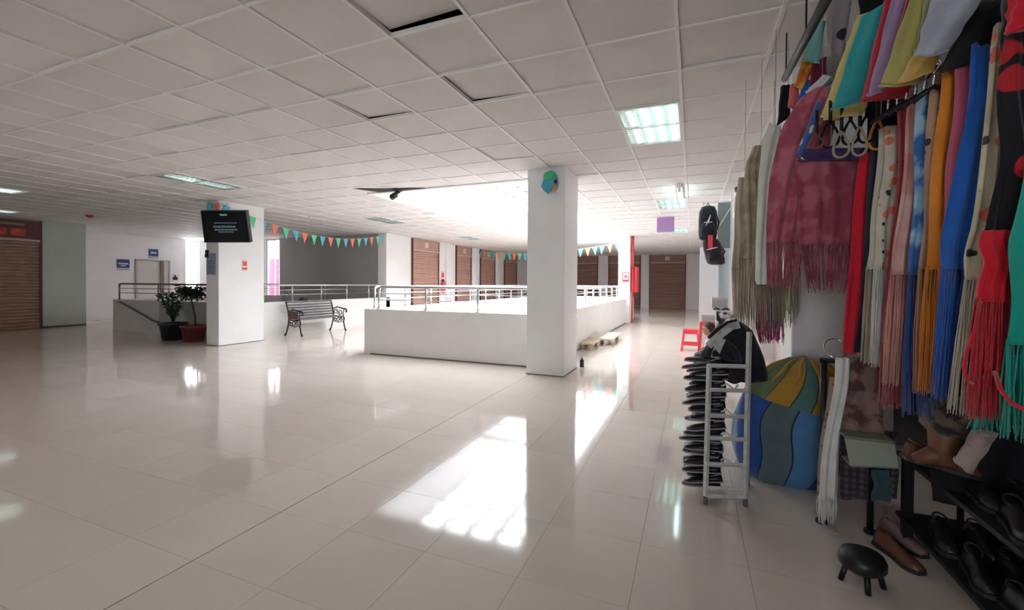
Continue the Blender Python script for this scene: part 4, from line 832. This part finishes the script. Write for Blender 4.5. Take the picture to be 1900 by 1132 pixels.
for a_, b_ in ((A0, A1), (A0, B0), (A1, B1)): MB().tube([a_+vZ*.05, b_+vZ*.05], .014, 4).build('base_rail', RACKW, t)
for q in (A0, A1, B0, B1): MB().tube([q+Vector((-.012, 0, .025)), q+Vector((.012, 0, .025))], .025, 12).build('caster', mat('caster_grey', (.12, .12, .12), .5), t, True)
# shoes
SHB = mat('black_shoe_leather', (.012, .011, .014), .35); SHS = mat('shoe_sole_pale', (.30, .28, .32), .6); SHBR = mat('brown_shoe_leather', (.14, .05, .03), .4); SHSK = mat('black_sole', (.02, .02, .025), .6)
def make_shoe(label, mu, ms, loc=(0, 0, 0)):
    r_ = thing('shoe', loc, label, 'shoe'); L = .25
    prof = [(0, .032, .075), (.03, .036, .08), (.07, .034, .078), (.11, .032, .06), (.15, .038, .048), (.19, .043, .042), (.225, .036, .034), (.248, .016, .02)]
    mb = MB(); vs = []; n = 12
    for x, w_, h in prof:
        for k in range(n): a = 2*PI*k/n; vs.append(Vector((x, w_*math.cos(a), .012+max(0, math.sin(a))*h*.98+min(0, math.sin(a))*.002))+Vector(loc))
    fs = [(i*n+k, i*n+(k+1) % n, (i+1)*n+(k+1) % n, (i+1)*n+k) for i in range(len(prof)-1) for k in range(n)]+[tuple(range(n))[::-1], tuple((len(prof)-1)*n+k for k in range(n))]
    mb.add(vs, fs).build('upper', mu, r_, True)
    so = MB(); pl = [(x-.003 if i == 0 else x+.003, w_+.004) for i, (x, w_, _) in enumerate(prof)]; out = [(x, w_) for x, w_ in pl]+[(x, -w_) for x, w_ in pl[::-1]]; n = len(out)
    so.add([Vector((x, y, z))+Vector(loc) for z in (0, .016) for x, y in out], [tuple(range(n))[::-1], tuple(range(n, 2*n))]+[(k, (k+1) % n, n+(k+1) % n, n+k) for k in range(n)]).build('sole', ms, r_)
    MB().tube([Vector((.03+.035*math.cos(a)+.01, .026*math.sin(a), .086-.012*math.cos(a)))+Vector(loc) for a in [2*PI*q/14 for q in range(14)]], .005, 5, True).build('collar', ms if mu is SHB else mu, r_, True)
    return r_
proto = make_shoe('black slip-on shoe stacked on the ladder rack', SHB, SHS)
proto['group'] = 'black shoes stacked on the ladder rack'
first = True; rr = random.Random(11)
for k in range(17):
    for s_ in (0, 1):
        o = proto if first else copy_tree(proto); first = False
        o.location = (.20+rr.uniform(-.022, .022)-.02*(1-k/17), 3.075+s_*.115+rr.uniform(-.01, .01), .07+k*.0485); o.rotation_euler = (rr.uniform(-.1, .1), rr.uniform(-.05, .16), PI+rr.uniform(-.2, .2)); o.scale = (rr.uniform(.8, .98), .95, rr.uniform(.48, .62))
        o['label'] = 'black shoe with pale sole, %s the ladder rack stack' % ('low in' if k < 6 else 'halfway up' if k < 12 else 'near the top of'); o['group'] = 'black shoes, %s' % ('lower third' if k < 6 else 'middle third' if k < 12 else 'upper third')
RK = MB().box(.0, .03, 0, .03, 0, .01)
# ------------------------------------------------------------------ jacket heap draped on top of the rack
def heap(name, label, cat, cx, cy, zb, rx, ry, rz, m, seed, stripe=None, lean=(0, 0), nu=40, nv=16):
    t = thing(name, (cx, cy, zb), label, cat); rr = random.Random(seed); ph = [rr.uniform(0, 6) for _ in range(6)]
    def P(a, s_):
        r = math.cos(s_*PI/2)**.55 if s_ < 1 else 0; r *= 1+.07*math.sin(3*a+ph[0])+.05*math.sin(7*a+ph[1]+s_*3)+.03*math.sin(13*a+ph[2])
        return Vector((cx+rx*r*math.cos(a)+lean[0]*s_*s_, cy+ry*r*math.sin(a)+lean[1]*s_, zb+rz*s_+.02*math.sin(a*2+ph[3])*(1-s_)))
    mb = MB(); vs = [P(2*PI*k/nu, j/nv) for j in range(nv+1) for k in range(nu)]
    fs = [(j*nu+k, j*nu+(k+1) % nu, (j+1)*nu+(k+1) % nu, (j+1)*nu+k) for j in range(nv) for k in range(nu)]+[tuple(range(nu))[::-1]]
    mb.add(vs, fs).build('cloth', m, t, True)
    return t, P
JK = fabric('dark_navy_jersey', (.012, .011, .018)); GREYB = fabric('grey_white_band', (.50, .51, .49), (.30, .31, .30), 'dye', 14)
t = thing('jacket', (.30, 3.15, 1.05), 'dark jacket with a pale shoulder band draped over the ladder rack and sack', 'jacket')
def jrow(v):      # pixel rows of the draped jacket
    return interp([(597, 1352, 1376), (612, 1338, 1396), (640, 1326, 1408), (665, 1334, 1418), (690, 1342, 1423), (705, 1352, 1425)], v)
def jp(u, v, s_):
    py, xl, xr = jrow(v); e = math.sin(PI*max(.0, min(1, u)))**.5
    p = at(xl+(xr-xl)*u, py+(1-abs(2*u-1))*6*math.sin(v*3), 3.24); p.y += -s_*.085*e*(.5+.5*min(1, v*3))+.01*math.sin(u*14+v*4); return p
vs = []; nu, nv = 16, 14
for j in range(nv+1): v = j/nv; vs += [jp(i/nu, v, 1) for i in range(nu+1)]+[jp(1-i/nu, v, -1) for i in range(nu+1)]
k_ = 2*(nu+1); MB().add(vs, [(j*k_+k, (j+1)*k_+k, (j+1)*k_+(k+1) % k_, j*k_+(k+1) % k_) for j in range(nv) for k in range(k_)]+[tuple(range(k_)), tuple(nv*k_+k for k in range(k_))[::-1]]).build('body', JK, t, True)
def ribbon(name, m, pts, w_, yy, par, th=.012):
    q = [at(a, b, yy-.004*i) for i, (a, b) in enumerate(pts)]; mb = MB(); vs = []
    for i, p in enumerate(q):
        d = (q[min(i+1, len(q)-1)]-q[max(i-1, 0)]).normalized(); s_ = d.cross(Vector((0, 1, 0))).normalized()*w_/2
        vs += [p-s_+Vector((0, -th, 0)), p+s_+Vector((0, -th, 0)), p+s_+Vector((0, th, 0)), p-s_+Vector((0, th, 0))]
    fs = [(4*i+k, 4*i+(k+1) % 4, 4*i+4+(k+1) % 4, 4*i+4+k) for i in range(len(q)-1) for k in range(4)]+[(3, 2, 1, 0), tuple(4*(len(q)-1)+k for k in range(4))]
    return mb.add(vs, fs).build(name, m, par)
ribbon('pale_band', GREYB, [(1372, 602), (1356, 606), (1340, 618), (1324, 632), (1314, 642)], .045, 3.095, t)
ribbon('pale_band', GREYB, [(1340, 628), (1334, 640), (1328, 655), (1326, 664)], .045, 3.10, t)
ribbon('dark_edge', JK, [(1368, 596), (1350, 600), (1332, 612), (1316, 628)], .03, 3.11, t)
t, _ = heap('cap_pile', 'dark crumpled bundle of caps on the rack below the pale band', 'cap', .175, 3.17, .885, .115, .10, .13, JK, 9)
t, _ = heap('brown_bag', 'brown and dark cloth bag hanging on the rack just above its first gap', 'bag', .235, 3.22, .74, .07, .06, .14, fabric('brown_mix', (.09, .04, .03), (.02, .02, .03), 'dye', 12), 12)
# ------------------------------------------------------------------ stand with scarves in front of the pillar
t = thing('scarf_stand', (1.0, 2.95, 0), 'black low stand carrying the white and the brown printed cloths', 'stand')
for x, y in ((.70, 3.0), (.92, 2.98), (1.35, 3.1)): MB().tube([(x, y, 0), (x, y, .93)], .016, 8).lathe([(.03, 0), (.03, .015), (.017, .02)], (x, y, 0), 10).build('leg', OLDBLK, t, True)
MB().tube([(.68, 3.0, .93), (1.4, 3.08, .93)], .014, 8).build('top_rail', OLDBLK, t, True)
MB().tube([at(1572, 716-72, 3.0)+Vector((.10*math.cos(a)*.55-.055, .03*math.sin(a), .05*math.sin(a)-.01)) for a in [2*PI*q/20 for q in range(20)]], .004, 6, True).build('wire_ring', CHROME, t, True)
scarf('long white fringed scarf on the low stand beside the sack', 2.92, [(664, 1550, 1578), (720, 1545, 1572), (800, 1534, 1562), (880, 1522, 1556), (925, 1518, 1552)], WHITEC2, 'scarf', folds=2, fringe=(962, 1516, 1552), cat='scarf', seed=31, jag=.05)
scarf('beige printed scarf edge left of the long white one', 2.98, [(700, 1538, 1560), (800, 1526, 1550), (900, 1516, 1540), (930, 1513, 1535)], fabric('beige_print', (.34, .24, .20), (.18, .10, .09), 'leopard', 25, thr=.3), 'scarf', folds=1, fringe=(950, 1511, 1533), cat='scarf', seed=32)
scarf('brown printed blanket folded over the low stand', 2.95, [(664, 1568, 1640), (720, 1564, 1640), (780, 1560, 1640), (803, 1560, 1640)], fabric('brown_blanket', (.28, .17, .14), (.10, .045, .04), 'dye', 10), 'blanket', folds=2, th=.05, cat='blanket', seed=33)
scarf('dark plaid cloth hanging below the brown blanket', 3.0, [(800, 1558, 1665), (860, 1556, 1665), (925, 1560, 1665)], fabric('dark_plaid', (.10, .075, .08), (.012, .014, .03), 'plaid', 9), 'blanket', folds=2, th=.04, cat='blanket', seed=34)
t = thing('grey_box', (1.1, 2.8, .4), 'pale grey open box tilted on the front of the stand', 'box')
P = [at(1567, 812, 2.80), at(1660, 822, 2.80), at(1668, 870, 2.76), at(1578, 866, 2.76)]; n = Vector((0, 1, 0))
slab(MB(), P, n, .01).build('front', mat('grey_card', (.30, .33, .27), .7), t)
for a_, b_ in ((0, 1), (3, 2)): slab(MB(), [P[a_], P[b_], P[b_]+n*.14, P[a_]+n*.14], vZ, .008).build('side', mat('grey_card2', (.22, .24, .2), .7), t)
MB().tube([P[0], P[1]], .006, 6).build('rim', mat('grey_card3', (.2, .2, .17), .7), t)
scarf('teal grey towel hanging under the grey box', 2.86, [(872, 1618, 1650), (900, 1618, 1652), (928, 1616, 1654)], fabric('teal_grey', (.035, .075, .09)), 'towel', folds=1, cat='towel', seed=35)
# ------------------------------------------------------------------ dark display table with shoes
t = thing('display_table', (1.6, 2.4, 0), 'low black display table with shelves of dark shoes in the bottom right corner', 'table')
for z in (.16, .48): B(1.02, 2.3, 1.55, 2.95, z-.02, z).build('shelf', mat('shelf_black', (.006, .006, .008), .6), t)
for x, y in ((1.05, 1.6), (1.05, 2.9), (2.27, 1.6), (2.27, 2.9)): B(x-.02, x+.02, y-.02, y+.02, 0, .48).build('leg', OLDBLK, t)
B(1.9, 1.93, 1.5, 2.95, .5, 1.0).build('back_board', BLACKC, t)
sh1 = make_shoe('black shoe on the dark display table behind the fringes', SHB, SHSK); sh1['group'] = 'black shoes on the display table'
for q in kids(sh1): q.data.name = 'dark_shoe'
first = True; rr = random.Random(4)
for z in (.48, .16):
    for i in range(5):
        for j in range(6):
            o = sh1 if first else copy_tree(sh1); first = False
            o.location = (1.12+j*.115+(0 if z > .3 else .0), 1.72+i*.26+rr.uniform(-.01, .01), z); o.rotation_euler = (0, 0, -PI/2+rr.uniform(-.2, .2)) if j % 2 else (0, 0, -PI/2+rr.uniform(-.25, .1))
            if z < .3: o['label'] = 'black shoe on the lower shelf of the dark display table'; o['group'] = 'black shoes on the lower shelf'
b1 = make_shoe('brown leather shoe lying on the display table left of the fur trimmed boot', SHBR, SHSK); p = at(1690, 842, 2.45); b1.location = (p.x-.03, 2.44, p.z-.02); b1.rotation_euler = (0, .18, .0); b1.scale = (1.05, 1, .9)
t = thing('fur_boot', at(1745, 845, 2.3), 'brown boot with a fur cuff standing on the display table', 'boot'); p = at(1752, 850, 2.3)
FUR = fabric('brown_fur', (.12, .085, .06), (.02, .015, .012), 'dye', 18); 
MB().lathe([(.045, -.02), (.05, .06), (.055, .14), (.05, .15)], p, 18).build('shaft', mat('tan_leather', (.17, .07, .035), .5), t, True)
MB().lathe([(.06, .10), (.085, .13), (.09, .18), (.075, .23), (.03, .25)], p+Vector((.02, 0, 0)), 18, fn=lambda q, a, i: q*1.0+Vector((.012*math.sin(a*6+i), .012*math.cos(a*7), 0))).build('fur_cuff', FUR, t, True)
MB().tube([p+Vector((-.10, -.02, -.01)), p+Vector((-.03, 0, .01)), p+Vector((.03, 0, .0))], [.02, .04, .045], 12).build('toe', mat('tan_leather2', (.12, .045, .02), .5), t, True)
strip('pale pink scarf rolled across the shoes below the turquoise fringe', [(1806, 792, 2.1), (1850, 808, 2.05), (1806, 876, 2.12), (1774, 848, 2.15)], fabric('pale_pink', (.28, .19, .20), (.36, .29, .28), 'dye', 9), .05)
scarf('dark crumpled cloth behind the fringes at the lower right', 2.5, [(770, 1740, 1960), (860, 1730, 1990), (930, 1730, 2000)], BLACKC, 'cloth', folds=4, th=.08, cat='cloth', seed=37)
t = thing('round_stool', (.90, 2.55, 0), 'black round stool at the bottom edge beside the display table', 'stool')
p = at(1575, 1060, 2.52); zt = max(.12, p.z)
MB().lathe([(.07, zt-.05), (.09, zt-.03), (.09, zt+.0), (.08, zt+.02), (.01, zt+.022)], (p.x+.03, 2.45, 0), 28).build('seat', mat('stool_black', (.008, .008, .01), .4), t, True)
for a in (0, 1.57, 3.14, 4.71): MB().tube([(p.x+.03+.06*math.cos(a), 2.45+.06*math.sin(a), zt-.04), (p.x+.03+.08*math.cos(a), 2.45+.08*math.sin(a), 0)], .012, 8).build('leg', OLDBLK, t, True)
for (px, py), lb, m in (((1500+130, 1010), 'brown toed shoe on the floor beside the round stool', SHBR), ((1640, 985), 'pale pink soled slipper on the floor under the low stand', mat('dusty_pink', (.22, .13, .14), .6)), ((1790, 1035), 'dark blue shoe on the floor at the lower right edge', mat('dark_blue_shoe', (.012, .022, .05), .4))):
    o = make_shoe(lb, m, SHSK); d = at(px, py, 2.8); k = CAMH/(CAMH-d.z); p = Vector((d.x*k, d.y*k, 0)); o.location = (p.x, p.y, 0); o.rotation_euler = (0, 0, -1.2)
# ------------------------------------------------------------------ corridor side goods
t = thing('stall_partition', (.4, 9.05, 0), 'tall white panel standing behind the backpacks and shoe boxes', 'panel')
B(.12, .44, 8.95, 9.0, .0, 2.06).build('panel', WHITEP, t); B(.44, .62, 8.9, 8.98, .0, 2.4).build('panel', mat('pale_blue_panel', (.55, .64, .70), .5), t)
for x in (.43, .62): B(x-.012, x+.012, 8.85, 8.9, 0, 2.7).build('frame_post', WHITEP, t)
t = thing('display_rack', (.36, 8.6, 1.9), 'white metal frame with a grey green pane above the backpacks', 'frame')
fr = MB().box(.16, .18, 8.55, 8.57, 2.3, 2.82).box(.60, .62, 8.55, 8.57, 1.6, 2.82).box(.16, .62, 8.55, 8.57, 2.80, 2.82).box(.36, .62, 8.55, 8.57, 1.98, 2.0).build('frame', WHITEP, t)
B(.40, .60, 8.56, 8.565, 1.99, 2.8).build('pane', mat('grey_green_pane', (.26, .33, .33), .2), t)
for x in (.17, .61): MB().tube([(x, 8.56, 2.81), (x, 8.56, CZ)], .006, 5).build('hanging_wire', WHITEP, t)
MB().tube([(.40, 8.54, 2.35), (.60, 8.54, 2.7)], .008, 5).build('brace', WHITEP, t); MB().tube([(.42, 8.54, 1.75), (.62, 8.54, 2.0)], .008, 5).build('brace', WHITEP, t)
def backpack(c, w_, d_, h_, m, mp, label, tilt=0):
    r_ = thing('backpack', c, label, 'backpack'); n = 20
    prof = [(.55, 0), (.9, .05), (1, .2), (1, .6), (.95, .82), (.7, .96), (.2, 1.0)]
    def fn(q, a, i):
        sx = abs(math.cos(a))**.6*math.copysign(1, math.cos(a)); sy = abs(math.sin(a))**.7*math.copysign(1, math.sin(a)); r0 = prof[i][0]; return Vector((sx*r0*w_/2+tilt*(prof[i][1]-.5)*h_, sy*r0*d_/2, q.z*h_))
    MB().lathe([(r, z) for r, z in prof], c, n, fn=fn).build('body', m, r_, True)
    cc = Vector(c); MB().lathe([(.5, .0), (.9, .04), (1, .3), (.85, .5), (.2, .58)], cc+Vector((tilt*-.2*h_, -d_*.42, h_*.08)), 16, fn=lambda q, a, i: Vector((q.x*w_*.38, q.y*.05, q.z*h_*.8))).build('front_pocket', mp, r_, True)
    MB().tube([cc+Vector((-.03+tilt*.5*h_, 0, h_*.97)), cc+Vector((tilt*.5*h_, 0, h_*1.08)), cc+Vector((.03+tilt*.5*h_, 0, h_*.97))], .01, 6).build('handle', BLACKP, r_, True)
    for x in (.2, .35): MB().tube([cc+Vector((w_*x+tilt*.4*h_, d_*.3, h_*.9)), cc+Vector((w_*(x+.25), d_*.5, h_*.5)), cc+Vector((w_*x, d_*.3, h_*.1))], .014, 6).build('shoulder_strap', BLACKP, r_, True)
    return r_
NB = fabric('backpack_black', (.015, .018, .025)); NB2 = fabric('backpack_plum', (.055, .025, .04))
bp1 = backpack((.235, 8.3, 2.12), .30, .2, .60, NB, NB, 'upper black backpack with a thin white star mark, hanging at the right wall')
for a0, b0 in (((.17, 2.42), (.30, 2.42)), ((.235, 2.40), (.27, 2.54)), ((.20, 2.36), (.255, 2.50))): MB().tube([(a0[0], 8.175, a0[1]), (b0[0], 8.175, b0[1])], .006, 4).build('white_mark', WHITEP, bp1)
MB().tube([(.30, 8.36, 2.15), (.31, 8.40, 2.2), (.33, 8.54, 2.26)], .006, 5).build('hanging_loop', BLACKP, bp1)
bp2 = backpack((.325, 8.28, 1.70), .30, .19, .46, NB2, fabric('pocket_dark', (.02, .02, .03)), 'lower dark backpack with a red patch, hanging under the black one', -.22)
rp = B(.235, .31, 8.15, 8.17, 1.98, 2.2).build('red_patch', REDP, bp2); MB().tube([(.22, 8.14, 1.95), (.38, 8.14, 1.99)], .008, 5).build('white_piping', WHITEP, rp)
t = thing('plastic_stool', (-.02, 9.75, 0), 'red plastic stool standing in the open corridor', 'stool')
def stool(t, cx, cy, h, w0=.15, w1=.19, m=REDP):
    MB().box(cx-w0, cx+w0, cy-w0, cy+w0, h-.035, h).build('seat', m, t, bevel=.01)
    for a_, b_ in ((-1, -1), (1, -1), (-1, 1), (1, 1)): MB().add([(cx+a_*w+dx, cy+b_*w+dy, z) for z, w in ((0, w1-.02), (h-.035, w0-.025)) for dx, dy in ((-.022, -.022), (.022, -.022), (.022, .022), (-.022, .022))], [(3, 2, 1, 0), (4, 5, 6, 7), (0, 1, 5, 4), (1, 2, 6, 5), (2, 3, 7, 6), (3, 0, 4, 7)]).build('leg', m, t)
    for s_ in (-1, 1):
        MB().box(cx-w1+.02, cx+w1-.02, cy+s_*(w1-.03)-.012, cy+s_*(w1-.03)+.012, .12, .165).build('stretcher', m, t); MB().box(cx+s_*(w1-.03)-.012, cx+s_*(w1-.03)+.012, cy-w1+.02, cy+w1-.02, .12, .165).build('stretcher', m, t)
        MB().box(cx-w0+.0, cx+w0-.0, cy+s_*(w0-.015)-.01, cy+s_*(w0-.015)+.01, h-.09, h-.035).build('apron', m, t)
stool(t, -.02, 9.8, .44)
t = thing('tall_plastic_stool', (.33, 9.4, 0), 'taller red plastic stool with a grey box on it, against the white panel', 'stool'); stool(t, .26, 8.55, .70, .13, .17)
def carton(x0, x1, y0, y1, z0, z1, label, m):
    t = thing('shoe_box', ((x0+x1)/2, (y0+y1)/2, z0), label, 'box'); B(x0, x1, y0, y1, z0, z1-.03).build('base', m, t); B(x0-.006, x1+.006, y0-.006, y1+.006, z1-.035, z1).build('lid', mat('lid_grey', (.50, .50, .51), .5), t)
CARD = mat('light_grey_card', (.42, .42, .43), .6)
carton(.16, .37, 8.44, 8.66, .703, .83, 'grey shoe box on the taller red stool', CARD)
t = thing('side_table', (.5, 8.4, 0), 'small white table with a black and white striped cover behind the jacket', 'table')
ST = fabric('zebra_cover', (.75, .75, .75), (.015, .015, .02), 'dye', 6)
B(.36, .66, 7.85, 8.25, .92, .95).build('top', WHITEP, t); B(.365, .655, 7.84, 7.86, .45, .93).build('cover', ST, t)
for x, y in ((.38, 7.88), (.64, 7.88), (.38, 8.22), (.64, 8.22)): B(x-.015, x+.015, y-.015, y+.015, 0, .92).build('leg', WHITEP, t)
carton(.30, .52, 7.9, 8.15, .99, 1.15, 'higher grey shoe box lying on the small white table', CARD)
t = thing('black_shoe_pair', (.45, 8.0, .95), 'flat black sandals under the higher grey box', 'sandals')
for k in (0, 1): B(.32+k*.14, .42+k*.14, 7.86, 8.12, .952, .965).build('sole', BLACKP, t); MB().tube([(.325+k*.14, 7.95, .965), (.37+k*.14, 7.95, .985), (.415+k*.14, 7.95, .965)], .008, 6).build('strap', BLACKP, t)
# small seated child
SKIN = mat('skin', (.45, .22, .15), .5); HAIR = mat('dark_hair', (.04, .018, .012), .6); SHIRT = fabric('pale_grey_shirt', (.50, .54, .55)); PANTS = fabric('dark_trousers', (.03, .03, .05))
t = thing('person', (.26, 7.75, 0), 'small child in a pale grey shirt sitting behind the shoe rack, facing left', 'person')
def skin(name, pts, edges, rad, m, sub=2, root=0):
    me = bpy.data.meshes.new(name); org = worg(t); me.from_pydata([Vector(p)-org for p in pts], edges, []); o = bpy.data.objects.new(name, me); C.objects.link(o); o.parent = t
    me.materials.append(m); md = o.modifiers.new('skin', 'SKIN'); sl = me.skin_vertices[0].data if me.skin_vertices else None
    if not sl: me.skin_vertices.new() if hasattr(me.skin_vertices, 'new') else None; sl = me.skin_vertices[0].data
    for i, r in enumerate(rad): sl[i].radius = (r, r) if not isinstance(r, tuple) else r
    sl[root].use_root = True; ss = o.modifiers.new('sub', 'SUBSURF'); ss.levels = sub; ss.render_levels = sub
    md.use_smooth_shade = True; return o
cx, cy = .27, 7.6
seat = thing('toddler_stool', (cx, cy, 0), 'low blue stool under the seated child', 'stool'); 
B(cx-.11, cx+.11, cy-.11, cy+.11, .12, .15).build('seat', BLUE, seat, bevel=.01)
for a_, b_ in ((-1, -1), (1, -1), (-1, 1), (1, 1)): B(cx+a_*.09-.015, cx+a_*.09+.015, cy+b_*.09-.015, cy+b_*.09+.015, 0, .12).build('leg', BLUE, seat)
pts = [(cx, cy, .24), (cx, cy, .33), (cx-.01, cy, .44), (cx-.01, cy, .51), (cx-.015, cy, .56), (cx-.02, cy, .62),
       (cx, cy-.10, .47), (cx-.04, cy-.125, .37), (cx-.13, cy-.11, .32), (cx, cy+.10, .47), (cx-.04, cy+.125, .37), (cx-.13, cy+.11, .32),
       (cx-.04, cy-.06, .235), (cx-.20, cy-.08, .24), (cx-.20, cy-.08, .05), (cx-.27, cy-.08, .03), (cx-.04, cy+.06, .235), (cx-.20, cy+.08, .24), (cx-.20, cy+.08, .05), (cx-.27, cy+.08, .03)]
ed = [(0, 1), (1, 2), (2, 3), (3, 4), (4, 5), (2, 6), (6, 7), (7, 8), (2, 9), (9, 10), (10, 11), (0, 12), (12, 13), (13, 14), (14, 15), (0, 16), (16, 17), (17, 18), (18, 19)]
skin('body', pts, ed, [.085, .085, .075, .04, .035, .04, .036, .028, .018, .036, .028, .018, .055, .043, .03, .026, .055, .043, .03, .026], SKIN)
skin('shirt', [pts[i] for i in (0, 1, 2, 3, 6, 7, 9, 10)], [(0, 1), (1, 2), (2, 3), (2, 4), (4, 5), (2, 6), (6, 7)], [.098, .098, .09, .05, .048, .038, .048, .038], SHIRT)
skin('trousers', [pts[i] for i in (0, 12, 13, 14, 16, 17, 18)], [(0, 1), (1, 2), (2, 3), (0, 4), (4, 5), (5, 6)], [.094, .065, .053, .038, .065, .053, .038], PANTS)
hc = Vector((cx-.03, cy, .655))
MB().lathe([(.005, -.10), (.035, -.09), (.06, -.055), (.073, -.01), (.075, .03), (.062, .07), (.035, .093), (.005, .10)], hc, 20, 1.12, 1.0, fn=lambda q, a, i: q+Vector((-.006 if math.cos(a) < 0 and i < 3 else 0, 0, 0))).build('head', SKIN, t, True)
MB().lathe([(.072, -.02), (.084, .02), (.078, .06), (.055, .095), (.02, .112), (.004, .114)], hc+Vector((.012, 0, 0)), 20, 1.12, 1.02, fn=lambda q, a, i: q+Vector((.02 if math.cos(a) < -.3 and i < 2 else 0, 0, -.05*max(0, math.cos(a)) if i == 0 else 0))).build('hair', HAIR, t, True)
MB().lathe([(.004, -.014), (.012, -.008), (.010, .004), (.003, .014)], hc+Vector((-.086, 0, -.015)), 10).build('nose', SKIN, t, True)
for s_ in (-1, 1):
    MB().lathe([(.002, -.007), (.008, 0), (.002, .007)], hc+Vector((-.078, s_*.027, .005)), 10).build('eye', mat('eye_dark', (.02, .01, .01), .2), t, True)
    MB().lathe([(.004, -.02), (.012, -.01), (.014, .008), (.004, .02)], hc+Vector((-.0, s_*.077, -.01)), 10, 1, .5).build('ear', SKIN, t, True)
    for f in range(4): b0 = Vector((cx-.135, cy+s_*(.098+.007*f), .318)); MB().tube([b0, b0+Vector((-.018, 0, -.004)), b0+Vector((-.03, 0, -.014)), b0+Vector((-.03-.002*(f % 2), 0, -.024))], [.005, .0045, .004, .003], 6).build('finger', SKIN, t, True)
    b0 = Vector((cx-.13, cy+s_*.09, .325)); MB().tube([b0, b0+Vector((-.012, -s_*.012, 0)), b0+Vector((-.024, -s_*.014, -.008))], [.006, .005, .004], 6).build('thumb', SKIN, t, True)
MB().tube([hc+Vector((-.082, -.016, -.055)), hc+Vector((-.086, 0, -.057)), hc+Vector((-.082, .016, -.055))], .004, 6).build('mouth', mat('lips', (.35, .09, .08), .5), t, True)
